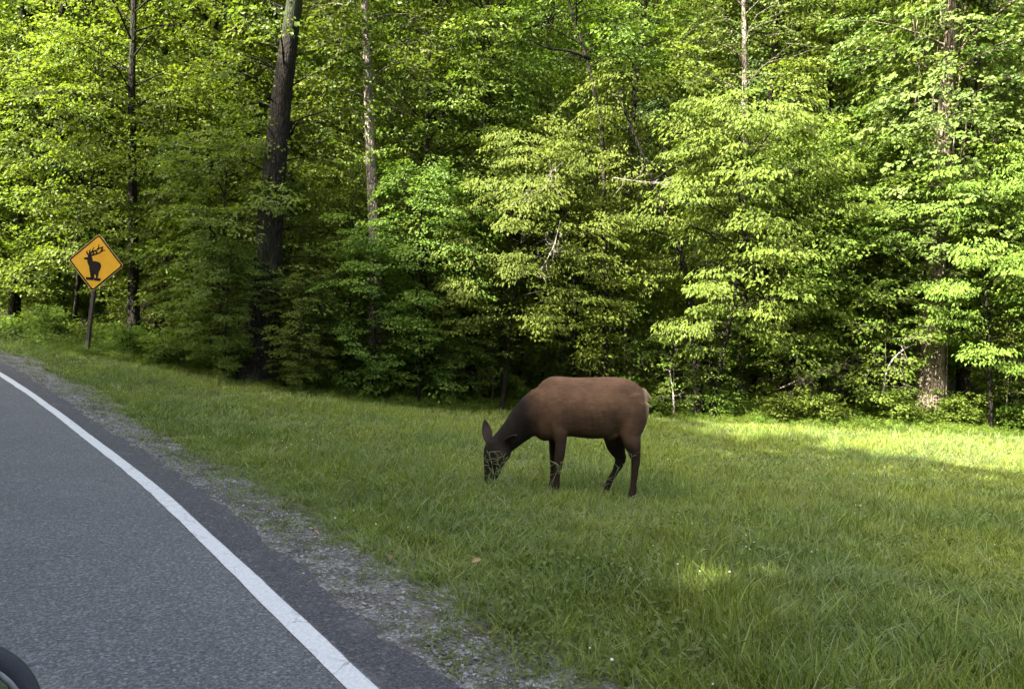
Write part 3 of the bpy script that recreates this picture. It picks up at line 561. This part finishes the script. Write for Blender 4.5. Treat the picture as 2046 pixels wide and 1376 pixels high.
for (y0,y1,dens) in ((2.4,5.5,190),(5.5,10,125),(10,15,75),(15,25,48)):
    ar = (y1-y0)*(.70*(y0+y1)+4.4); n = int(ar*dens); x, y = field(n,y0,y1); d = dist_line(x,y); ed = .40+.13*vnoise(x,y,1.6,5)+.10*vnoise(x,y,5,6)
    pk = np.clip((d-ed)/.75,0,1)**1.1; keep = (d > .36) & (rg.random(n) < np.maximum(pk, .7*np.clip(vnoise(x,y,6,8)*.6+.45,0,1))) & (y < tree_y(x)+.9)
    x, y, d, pk = x[keep], y[keep], d[keep], pk[keep]; n = len(x); q = rg.random(n); cl = vnoise(x,y,1.6,11)
    idx = rg.integers(0,5,n) if y1 <= 10 else np.where(rg.random(n) < .35, rg.integers(0,5,n), 9+rg.integers(0,4,n))
    pb = .10+.16*np.clip(cl,0,1.5) if y1 <= 10 else np.full(n,.05)
    idx = np.where((q < pb) & (d > 1.5), 5+rg.integers(0,4,n), idx); idx = np.where((rg.random(n) < .15), 16+rg.integers(0,3,n), idx)
    idx = np.where((d < .95) | (pk < .55), 13+rg.integers(0,3,n), idx)
    hs = (.70+.22*vnoise(x,y,.9,12)+.12*vnoise(x,y,3,13))*np.clip(.45+(d-.8)*.55,.4,1.12); s = rg.uniform(.75,1.25,n)
    isb = (idx >= 13) & (idx <= 15); put(x,y,idx,s,np.where(isb, s*np.clip(.75+.5*pk,.6,1.5), np.clip(s*hs,.35,1.5)))
# left verge and strip across the road
x = rg.uniform(-26,6,9000); y = rg.uniform(-8,24,9000); d = dist_line(x,y); k = (d < -7.5) & (d > -14); put(x[k],y[k],9+rg.integers(0,4,k.sum()),np.full(k.sum(),1.2),np.full(k.sum(),1.))
x = np.concatenate(X_); y = np.concatenate(Y_); n = len(x); I_ = np.concatenate(I_); S_ = np.concatenate(S_); SZ_ = np.concatenate(SZ_)
print('grass tufts', n)
scatter('meadow_grass', np.c_[x,y,G(x,y)-.005], np.c_[S_,S_,SZ_], np.c_[rg.normal(size=n)*.13,rg.normal(size=n)*.13,rg.uniform(0,6.3,n)], (tufts,I_), 'green meadow grass of fine and coarse blades', 'grass', 301)
n = 4600; x, y = field(n,2.6,15); d = dist_line(x,y); k = (d > 1.3) & (vnoise(x,y,1.1,15)+rg.normal(size=n)*.5 > .25) & (y < tree_y(x)); x, y = x[k], y[k]; n = len(x); s = rg.uniform(.6,1.15,n)
ex_, ey_ = px(1130,988,8.8)[:2]; xe = ex_+rg.uniform(-1.0,.9,30); ye = ey_-rg.uniform(.35,1.6,30); x = np.r_[x,xe]; y = np.r_[y,ye]; s = np.r_[s,rg.uniform(.8,1.3,30)]; n = len(x)
scatter('grass_stalks', np.c_[x,y,G(x,y)], np.c_[s,s,s], np.c_[rg.normal(size=n)*.25,rg.normal(size=n)*.25,rg.uniform(0,6.3,n)], stalks, 'thin pale seed stalks standing above the meadow grass', 'grass', 302)
n = 1500; x, y = field(n,2.6,14); d = dist_line(x,y); k = (d > .45) & (vnoise(x,y,1.5,18)+.8*(d < 1.6) > .35) & (y < tree_y(x)); x, y, d = x[k], y[k], d[k]; n = len(x); s = rg.uniform(.6,1.2,n)*np.clip(.5+d*.4,.55,1.1)
scatter('meadow_weeds', np.c_[x,y,G(x,y)-.02], np.c_[s,s,s*rg.uniform(.6,1.2,n)], np.c_[np.zeros(n),np.zeros(n),rg.uniform(0,6.3,n)], weedm, 'small broad-leaved weeds mixed through the grass', 'weeds', 305)
# clover flowers
bm = bmesh.new(); bmesh.ops.create_icosphere(bm, subdivisions=1, radius=.0065); fl = bpy.data.meshes.new('clover_flower'); bm.to_mesh(fl); bm.free(); fl.materials.append(M['flower'])
n = 900; x, y = field(n,3,15); d = dist_line(x,y); k = (d > 1.0) & (vnoise(x,y,1.3,16) > .55); x, y = x[k], y[k]; n = len(x); s = rg.uniform(.7,1.4,n)
scatter('clover_flowers', np.c_[x,y,G(x,y)+rg.uniform(.07,.13,n)], np.c_[s,s,s], np.zeros((n,3)), [fl], 'tiny white clover heads dotted in the grass', 'flowers', 303)
# gravel stones
def stone(seed):
    rg = np.random.default_rng(seed); bm = bmesh.new(); bmesh.ops.create_icosphere(bm, subdivisions=1, radius=.012)
    for v in bm.verts: v.co *= rg.uniform(.7,1.2); v.co.z *= .6; v.co.x *= 1.25
    me = bpy.data.meshes.new('gravel_stone'); bm.to_mesh(me); bm.free(); me.materials.append(M['stone']); return me
st = [stone(310+k) for k in range(5)]
n = 17000; si = rg.integers(120,460,n); d = .36+np.abs(rg.normal(size=n))*.30; k = (d < 1.3); si, d = si[k], d[k]; n = len(d)
pos = LINE[si]+LN[si]*d[:,None]+rg.normal(size=(n,2))*.05; s = rg.lognormal(-.85,.45,n)
scatter('gravel', np.c_[pos,G(pos[:,0],pos[:,1])+.008], np.c_[s,s,s], rg.uniform(-.4,.4,(n,3))*[1,1,8], st, 'grey crushed stones along the road shoulder', 'gravel', 304)
# fallen leaves one can see singly
for (u,v,lab,rz) in [(952,1150,'curled tan dead leaf lying in the grass by the shoulder',.4),(776,1122,'small pinkish dead leaf at the edge of the gravel',1.8),(628,1071,'yellowish dead leaf on the gravel shoulder',2.6)]:
    p = hit(u,v); N_ = 5; V = []; F = []
    for a in range(N_):
        t = a/(N_-1); wv = math.sin(math.pi*(.08+.88*t))*.022; zz = .012*math.sin(t*3)+.004
        V += [(t*.075-.037,-wv,zz+.010),(t*.075-.037,0,zz),(t*.075-.037,wv,zz+.012)]
    for a in range(N_-1):
        for c_ in range(2): F.append((a*3+c_,a*3+c_+1,a*3+c_+4,a*3+c_+3))
    o = obj('dead_leaf', mesh_np('dead_leaf', np.array(V), np.array(F), M['dead_leaf'])); o.location = (p[0],p[1],p[2]+(.09 if u > 900 else .02)); o.rotation_euler = (.25,-.2,rz); tag(o, lab, 'leaf')

# ------------------------------------------------------------------ elk
def zp(zx, zy, y=0.): return np.array([(zx-1090)/687., y, (1170-zy)/687.])
def make_elk():
    mb = MB()
    kx = [(1606,352,440,.03),(1594,318,510,.085),(1572,285,575,.14),(1540,255,625,.185),(1490,220,650,.228),(1430,198,662,.252),(1370,190,676,.265),(1300,190,692,.278),(1200,199,706,.292),(1080,208,705,.292),(970,215,694,.276),(890,212,712,.252),(830,208,738,.228),(775,224,750,.200),(730,256,738,.168),(695,300,712,.13),(668,352,672,.085)]
    kx = np.array(kx,float); q = np.linspace(0,len(kx)-1,60); secs = np.stack([np.interp(q,np.arange(len(kx)),kx[:,c]) for c in range(4)],1)
    for _ in range(4): secs[1:-1] = (secs[:-2]+2*secs[1:-1]+secs[2:])/4
    n = 28; V = []
    for (zx,zt,zb,hw) in secs:
        c = zp(zx,(zt+zb)/2); hh = (zb-zt)/2/687
        for k in range(n):
            a = 2*math.pi*k/n; cz, sy = math.cos(a), math.sin(a); wid = hw*(1-.20*max(0,cz)**1.5+.03*max(0,-cz)); V.append((c[0], wid*np.sign(sy)*abs(sy)**.92, c[2]+hh*cz-.0))
    F = []; m = len(secs)
    for i in range(m-1):
        for k in range(n): k2 = (k+1)%n; F.append((i*n+k,i*n+k2,(i+1)*n+k2,(i+1)*n+k))
    V += [tuple(zp(1610,400)), tuple(zp(660,500))]
    for k in range(n): k2 = (k+1)%n; F.append((len(V)-2,k2,k,len(V)-2)); F.append((len(V)-1,(m-1)*n+k,(m-1)*n+k2,len(V)-1))
    mb.add(V, F)
    T = lambda pts, rad, s=16: mb.tube(np.array([zp(*p) for p in pts]), np.array(rad), s)
    # neck (side, vertical)
    T([(810,450),(735,482),(662,538),(580,620),(510,700),(450,765),(400,810)], [(.19,.255),(.175,.255),(.15,.235),(.125,.20),(.112,.168),(.105,.15),(.10,.135)], 20)
    # head: from the poll down to the muzzle, cheeks and brow
    T([(425,745,0),(405,800,-.005),(385,860,-.012),(369,920,-.02),(359,980,-.028),(350,1050,-.035),(343,1110,-.04),(340,1142,-.042)], [(.085,.10),(.108,.160),(.116,.166),(.108,.142),(.088,.112),(.074,.088),(.066,.070),(.048,.048)], 20)
    T([(345,780,-.05),(325,850,-.05),(318,915,-.05),(322,955,-.05)], [.05,.055,.05,.035], 12)
    T([(470,810,-.05),(462,865,-.05),(432,930,-.04)], [.05,.06,.04], 12)
    # legs
    for y, pts, rad in (
      (-.15, [(850,430),(860,560),(890,660),(902,745),(900,830),(893,885),(890,950),(884,1030),(882,1085),(876,1120),(872,1165)], [(.07,.15),(.085,.135),(.075,.098),(.058,.070),(.048,.056),(.047,.052),(.036,.041),(.031,.037),(.038,.044),(.034,.040),(.040,.050)]),
      (.13, [(840,480),(840,600),(848,680),(855,760),(862,840),(868,895),(868,960),(868,1040),(868,1090),(862,1125),(858,1165)], [(.07,.14),(.08,.125),(.07,.085),(.054,.062),(.046,.052),(.046,.050),(.035,.039),(.031,.036),(.037,.043),(.034,.040),(.040,.050)]),
      (-.15, [(1475,380),(1470,480),(1465,580),(1470,660),(1492,740),(1513,810),(1521,855),(1518,920),(1515,1000),(1513,1070),(1510,1105),(1503,1130),(1497,1166)], [(.10,.20),(.115,.20),(.105,.175),(.085,.125),(.062,.083),(.047,.058),(.044,.050),(.036,.041),(.031,.036),(.033,.038),(.038,.043),(.034,.040),(.040,.050)]),
      (.14, [(1440,400),(1405,520),(1375,610),(1362,690),(1384,765),(1412,830),(1432,868),(1414,925),(1386,985),(1352,1050),(1336,1082),(1322,1108),(1308,1150)], [(.10,.20),(.11,.19),(.10,.165),(.09,.140),(.070,.105),(.055,.075),(.048,.062),(.040,.050),(.031,.036),(.033,.038),(.038,.042),(.034,.040),(.040,.050)])):
        T([(a,b_,y*(1 if k > 3 else .9)) for k,(a,b_) in enumerate(pts)], [(p_*(1.0 if k < 4 else 1.16), q_*(1.0 if k < 4 else 1.16)) for k,(p_,q_) in enumerate(rad)], 14)
    T([(900,380,-.18),(880,500,-.19),(905,590,-.18)], [(.045,.12),(.055,.13),(.04,.08)], 14)          # shoulder
    T([(1450,330,-.17),(1475,430,-.185),(1455,560,-.17)], [(.05,.13),(.055,.15),(.045,.12)], 14)     # haunch
    T([(1375,600,-.12),(1340,660,-.10),(1290,690,-.06)], [.05,.05,.04], 10)                            # flank fold
    T([(1560,280,0),(1600,315,0),(1626,348,0),(1640,368,0)], [.036,.030,.022,.010], 10)                                  # tail
    me = mb.mesh('body', M['coat']); t = bpy.data.objects.new('tmp', me); COL.objects.link(t)
    md = t.modifiers.new('r','REMESH'); md.mode = 'VOXEL'; md.voxel_size = .013
    md = t.modifiers.new('s','SMOOTH'); md.factor = .5; md.iterations = 14
    dg = bpy.context.evaluated_depsgraph_get(); body = bpy.data.meshes.new_from_object(t.evaluated_get(dg)); bpy.data.objects.remove(t)
    body.name = 'body'; nv = len(body.vertices); co = np.zeros(nv*3, np.float32); body.vertices.foreach_get('co', co); co = co.reshape(-1,3)
    ss = lambda e0,e1,v: (lambda q: q*q*(3-2*q))(np.clip((v-e0)/(e1-e0),0,1))
    no = np.zeros(nv*3, np.float32); body.vertices.foreach_get('normal', no); no = no.reshape(-1,3); dsp = np.zeros(nv)
    for (zx,zy,rx,rz,am) in ((1370,262,60,40,.016),(1330,560,60,110,-.026),(965,470,45,150,-.014),(905,330,60,130,.012),(860,560,60,90,.014),(1500,420,90,110,.012),(1130,420,160,110,.006),(640,560,60,60,.008),(1570,500,30,120,-.008),(790,640,40,60,-.010)):
        g = zp(zx,zy); dsp += am*np.exp(-((co[:,0]-g[0])/(rx/687))**2-((co[:,2]-g[2])/(rz/687))**2)*np.clip(np.abs(no[:,1])*1.6,0,1)
    rib = np.sin((co[:,0]*1.0+co[:,2]*.25)*2*math.pi/.075)*np.exp(-((co[:,0]-.02)/.22)**2-((co[:,2]-.98)/.16)**2); dsp += .0016*rib
    co = co+no*dsp[:,None].astype(np.float32); body.vertices.foreach_set('co', np.ascontiguousarray(co,np.float32).ravel())
    x, y, z = co.T; base = np.array([.104,.064,.038]); dark = np.array([.0165,.0145,.0115]); leg = np.array([.0165,.0140,.0105]); buff = np.array([.40,.29,.17]); rim_red = np.array([.145,.088,.052])
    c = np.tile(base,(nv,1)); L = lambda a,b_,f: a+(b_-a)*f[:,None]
    c = L(c, rim_red, .55*ss(1.28,1.42,z)); nk = ss(-.46,-.74,x+ (z-.9)*.25); c = L(c, dark, nk); c = L(c, leg, .94*ss(.80,.56,z)*(1-nk)); c = L(c, np.array([.05,.032,.022]), .7*ss(.80,.69,z)*ss(-.35,-.2,x)*ss(.4,.2,x))  # reddish rim of light along the back is painted into the coat
    c = L(c, np.array([.055,.035,.024]), .5*ss(.52,.68,x)*ss(1.15,.8,z));  c = L(c, base*1.28, .8*np.exp(-((x-.05)/.55)**2-((z-1.16)/.13)**2)*(1-nk)); c = L(c, base*.72, .6*np.exp(-((x+.02)/.4)**2-((z-.93)/.09)**2)); c = L(c, np.array([.050,.036,.028]), .8*np.exp(-((x+.98)/.07)**2-((z-.42)/.10)**2)); c = L(c, np.array([.008,.006,.005]), .85*np.exp(-((x+1.075)/.035)**2-((z-.345)/.035)**2)); c = L(c, np.array([.008,.006,.005]), .8*ss(.16,.09,z)*ss(-.85,-.95,x))  # paler upper side is a hair-sheen highlight put into the coat colour
    c = L(c, buff, ss(.675,.735,x+.10*(z-1.2))*ss(.84,1.0,z))
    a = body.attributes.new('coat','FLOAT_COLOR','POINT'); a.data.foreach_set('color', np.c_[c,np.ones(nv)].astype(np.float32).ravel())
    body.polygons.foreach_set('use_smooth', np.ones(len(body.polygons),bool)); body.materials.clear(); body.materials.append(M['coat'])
    e = empty('elk', (0,0,0)); tag(e, 'brown cow elk with dark neck grazing in the meadow grass', 'elk'); obj('body', body, e)
    # ears: cupped leaf shapes with thickness
    def ear(p0, tip, nrm_, wd):
        p0 = zp(*p0); tip = zp(*tip); d = tip-p0; L_ = np.linalg.norm(d); d /= L_; nv_ = np.array(nrm_,float); nv_ -= d*(nv_@d); nv_ /= np.linalg.norm(nv_); sd = np.cross(d,nv_); bm = bmesh.new(); rows = []
        for i in range(9):
            t = i/8; ww = wd*(.40+1.0*math.sin(math.pi*min(1,t*.78+.12))**1.1 if t < .97 else .1)*(1-.62*t**4)*.72; r_ = []
            for j in range(7):
                s_ = (j-3)/3; r_.append(bm.verts.new(p0+d*L_*t+sd*ww*s_+nv_*(-.035*(1-s_*s_)*(1-.5*t)+.0)))
            rows.append(r_)
        for i in range(8):
            for j in range(6): bm.faces.new((rows[i][j],rows[i][j+1],rows[i+1][j+1],rows[i+1][j]))
        bmesh.ops.recalc_face_normals(bm, faces=bm.faces); g = bmesh.ops.solidify(bm, geom=bm.faces[:], thickness=.009)
        me = bpy.data.meshes.new('ear'); bm.to_mesh(me); bm.free(); a = me.attributes.new('coat','FLOAT_COLOR','POINT'); n_ = len(me.vertices)
        a.data.foreach_set('color', np.tile(np.array([.045,.037,.034,1],np.float32), n_)); me.polygons.foreach_set('use_smooth', np.ones(len(me.polygons),bool)); me.materials.append(M['coat']); obj('ear', me, e)
    ear((318,800,.03), (264,605,.12), (-.2,-1,.1), .066); ear((455,775,-.08), (540,695,-.22), (.2,-1,-.3), .06)
    for p in ((352,932,-.118),(318,925,.075)):
        bm = bmesh.new(); bmesh.ops.create_uvsphere(bm, u_segments=14, v_segments=10, radius=.021); me = bpy.data.meshes.new('eye'); bm.to_mesh(me); bm.free(); me.materials.append(M['eye'])
        me.polygons.foreach_set('use_smooth', np.ones(len(me.polygons),bool)); o = obj('eye', me, e); o.location = zp(*p)
    return e
elk = make_elk(); p = px(900+1090/4.092, 988, 8.8); elk.location = (p[0]-.05, 8.8, gz(p[0],8.8)+.012); elk.rotation_euler = (0, R(.8), 0); elk.scale = (.985,1,1)

# ------------------------------------------------------------------ sign
pb = px(171,706,18.0); sign = empty('warning_sign', (pb[0],18.0,gz(pb[0],18.0))); tag(sign, 'yellow diamond elk-crossing sign on a leaning wooden post', 'sign')
sign.rotation_euler = (0, R(4.2), R(-4))
hz = px(191,525,18)[2]-sign.location.z; hz = hz/math.cos(R(4.2))
mb = MB(); 
for q in range(10):
    t0, t1 = q/10, (q+1)/10
mb.box((0,.040,hz*.5+.0), (.042,.042,hz*.5+.35)); me = mb.mesh('post', M['post'], False); po = obj('post', me, sign)
bv = po.modifiers.new('b','BEVEL'); bv.width = .008; bv.segments = 2
def diamond(side, rc):
    h = side/2; pts = []
    for (cx,cz,a0) in ((h-rc,h-rc,0),(-h+rc,h-rc,90),(-h+rc,-h+rc,180),(h-rc,-h+rc,270)):
        for k in range(7): a = R(a0+k*15); pts.append((cx+rc*math.cos(a), cz+rc*math.sin(a)))
    c, s_ = math.cos(R(45)), math.sin(R(45)); return [(x*c-z*s_, x*s_+z*c) for x,z in pts]
def plate(name, pts, y0, y1, mat, parent, inner=None):
    n = len(pts); V = [(x,y0,z+hz) for x,z in pts]+[(x,y1,z+hz) for x,z in pts]
    if inner is None: F = [tuple(range(n))[::-1], tuple(range(n,2*n))]+[(i,(i+1)%n,(i+1)%n+n,i+n) for i in range(n)]
    else:
        V += [(x,y0,z+hz) for x,z in inner]+[(x,y1,z+hz) for x,z in inner]; F = []
        for i in range(n):
            j = (i+1)%n; F += [(i,j,2*n+j,2*n+i),(n+i,3*n+i,3*n+j,n+j),(i,n+i,n+j,j),(2*n+i,2*n+j,3*n+j,3*n+i)]
    me = bpy.data.meshes.new(name); me.from_pydata(V,[],F); me.materials.append(mat); bm = bmesh.new(); bm.from_mesh(me); bmesh.ops.recalc_face_normals(bm, faces=bm.faces); bm.to_mesh(me); bm.free()
    return obj(name, me, parent)
SS = 1.01
pl = plate('panel', diamond(SS,.07), -.006, -.0025, M['sign_rim'], sign); plate('face', diamond(SS-.040,.055), -.0085, -.0055, M['sign_yellow'], pl)
plate('border', diamond(SS-.034,.06), -.0105, -.005, M['sign_black'], pl, diamond(SS-.100,.04))
S_px = 1.293*1.105/1131.                                                # silhouette traced in its own flat plane
def sp_(x, y):
    x, y = x-640, y-680; a = R(-5.4); return ((x*math.cos(a)-y*math.sin(a))*S_px, -(x*math.sin(a)+y*math.cos(a))*S_px)
def decal(name, polys):
    bm = bmesh.new()
    for P in polys:
        vs = [bm.verts.new((q[0],-.0112,q[1]+hz)) for q in (sp_(*p) for p in P)]; f = bm.faces.new(vs); 
    bmesh.ops.triangulate(bm, faces=bm.faces[:]); bmesh.ops.recalc_face_normals(bm, faces=bm.faces)
    r = bmesh.ops.extrude_face_region(bm, geom=bm.faces[:]); 
    for v in [g for g in r['geom'] if isinstance(g, bmesh.types.BMVert)]: v.co.y += .003
    bmesh.ops.recalc_face_normals(bm, faces=bm.faces)
    me = bpy.data.meshes.new(name); bm.to_mesh(me); bm.free(); me.materials.append(M['sign_black']); return obj(name, me, pl)
decal('elk_silhouette', [[(398,592),(412,584),(470,575),(492,552),(520,540),(552,556),(572,600),(580,645),(640,650),(690,660),(728,685),(750,730),(748,770),(728,815),(706,850),(696,890),(688,935),(688,985),(655,985),(655,935),(640,905),(620,905),(612,935),(614,980),(588,980),(590,935),(578,890),(562,885),(560,920),(562,980),(538,980),(540,930),(524,860),(512,800),(508,750),(488,715),(470,670),(466,625),(430,622),(402,612)]])
def limb(pts, w0, w1):
    P = np.array(pts,float); n = len(P); T = nrm(np.gradient(P,axis=0)); N = np.c_[-T[:,1],T[:,0]]; ww = np.linspace(w0,w1,n)[:,None]; return [tuple(q) for q in np.vstack([P+N*ww,(P-N*ww)[::-1]])]
for nm, pts, a, b_ in (('antler',[(520,560),(560,535),(640,515),(710,490),(770,448),(828,438)],17,4),('antler',[(505,560),(520,500),(590,462),(650,440),(700,405),(765,385),(772,362)],15,5),
      ('antler_tine',[(500,545),(462,500),(450,478),(470,450)],15,3),('antler_tine',[(512,520),(505,470),(525,420)],12,3),('antler_tine',[(540,500),(570,440),(595,378)],14,3),('antler_tine',[(655,445),(690,390),(696,320)],16,3),('antler_tine',[(740,470),(762,420),(772,365)],12,5),('antler_tine',[(585,530),(592,490),(585,462)],9,9),('antler_tine',[(655,508),(648,470),(655,440)],13,13)):
    decal(nm, [limb(pts,a*1.25,b_*1.8)])
decal('base_bar', [[(452,955),(748,980),(742,1035),(456,1010)]])
for zz in (.30,-.42):
    bm = bmesh.new(); bmesh.ops.create_cone(bm, cap_ends=True, segments=10, radius1=.012, radius2=.012, depth=.008, matrix=Matrix.Translation((0,-.011,hz+zz)) @ Matrix.Rotation(R(90),4,'X')); me = bpy.data.meshes.new('bolt'); bm.to_mesh(me); bm.free(); me.materials.append(M['sign_rim']); obj('bolt', me, pl)

# ------------------------------------------------------------------ the car the view is taken from: door and wing mirror
fwd = np.array([-.62,.785,0]); rgt = np.array([.785,.62,0]); mc = px(-216,1552,.70)
car = empty('car', (mc[0]-rgt[0]*.3, mc[1]-rgt[1]*.3, gz(mc[0],mc[1]))); tag(car, 'dark-grey car door with a rounded wing mirror, beside the road', 'car')
c0 = np.array(car.location)
vw = nrm(nrm(np.array([0,0,CAMZ])-mc)+np.array([.93,-.35,.06])); vx = nrm(np.cross(np.array([0,0,1.]),vw)); vz = np.cross(vw,vx); vx = vx
def oval(a, b_, off, n=48, e=2.25):
    t = np.linspace(0,2*math.pi,n,endpoint=False); c, s_ = np.cos(t), np.sin(t)
    return mc+vx*(np.sign(c)*np.abs(c)**(2/e)*a)[:,None]+vz*(np.sign(s_)*np.abs(s_)**(2/e)*b_)[:,None]+vw*off
def shell(name, rings, mat, caps=(False,False), smooth=True):
    n = len(rings[0]); V = np.vstack(rings); F = []
    for i in range(len(rings)-1):
        for k in range(n): k2 = (k+1)%n; F.append((i*n+k,i*n+k2,(i+1)*n+k2,(i+1)*n+k))
    if caps[0]: F.append(tuple(range(n))[::-1])
    if caps[1]: F.append(tuple(range((len(rings)-1)*n,len(rings)*n)))
    me = bpy.data.meshes.new(name); me.from_pydata((V-c0).tolist(),[],F); me.materials.append(mat); bm = bmesh.new(); bm.from_mesh(me); bmesh.ops.recalc_face_normals(bm, faces=bm.faces); bm.to_mesh(me); bm.free()
    if smooth: me.polygons.foreach_set('use_smooth', np.ones(len(me.polygons),bool))
    return obj(name, me, car)
A_, B_ = .137, .120
shell('mirror_housing', [oval(A_-.022,B_-.022,-.004), oval(A_-.019,B_-.019,.004), oval(A_-.006,B_-.006,.006), oval(A_,B_,-.004), oval(A_-.002,B_-.002,-.03), oval(A_*.85,B_*.85,-.07), oval(A_*.5,B_*.5,-.10), oval(.01,.01,-.108)], M['plastic'], (True,True))
shell('mirror_bezel', [oval(A_-.025,B_-.025,.001), oval(A_-.0245,B_-.0245,.006), oval(A_-.0205,B_-.0205,.006), oval(A_-.020,B_-.020,.001)], M['trim'])
shell('mirror_glass', [oval(A_-.0245,B_-.0245,.0015), oval(.06,.05,.0025), oval(.004,.004,.003)], M['mirror'], (False,True))
mb = MB(); dpt = mc-rgt*.30-c0; mb.tube(np.array([mc-c0-rgt*.08-vw*.05+[0,0,-.06], mc-c0-rgt*.18-vw*.04+[0,0,-.10], dpt+[0,0,-.12]]), [(.03,.045),(.026,.04),(.035,.05)], 12); obj('mirror_arm', mb.mesh('mirror_arm', M['plastic']), car)
V = []; F = []; prof = [(-.02,.30),(.035,.36),(.05,.60),(.03,.80),(.035,.86),(.0,1.02),(-.05,1.06),(-.09,1.05)]
for i, s_ in enumerate(np.linspace(-1.15,.30,9)):
    for (dr,z) in prof: q = dpt+fwd*s_+rgt*(dr-.03*abs(s_)**2); V.append((q[0],q[1],z))
k = len(prof)
for i in range(8):
    for j in range(k-1): F.append((i*k+j,i*k+j+1,(i+1)*k+j+1,(i+1)*k+j))
me = bpy.data.meshes.new('door'); me.from_pydata(V,[],F); me.materials.append(M['car']); me.polygons.foreach_set('use_smooth', np.ones(len(me.polygons),bool)); o = obj('door', me, car); sm = o.modifiers.new('s','SOLIDIFY'); sm.thickness = .04
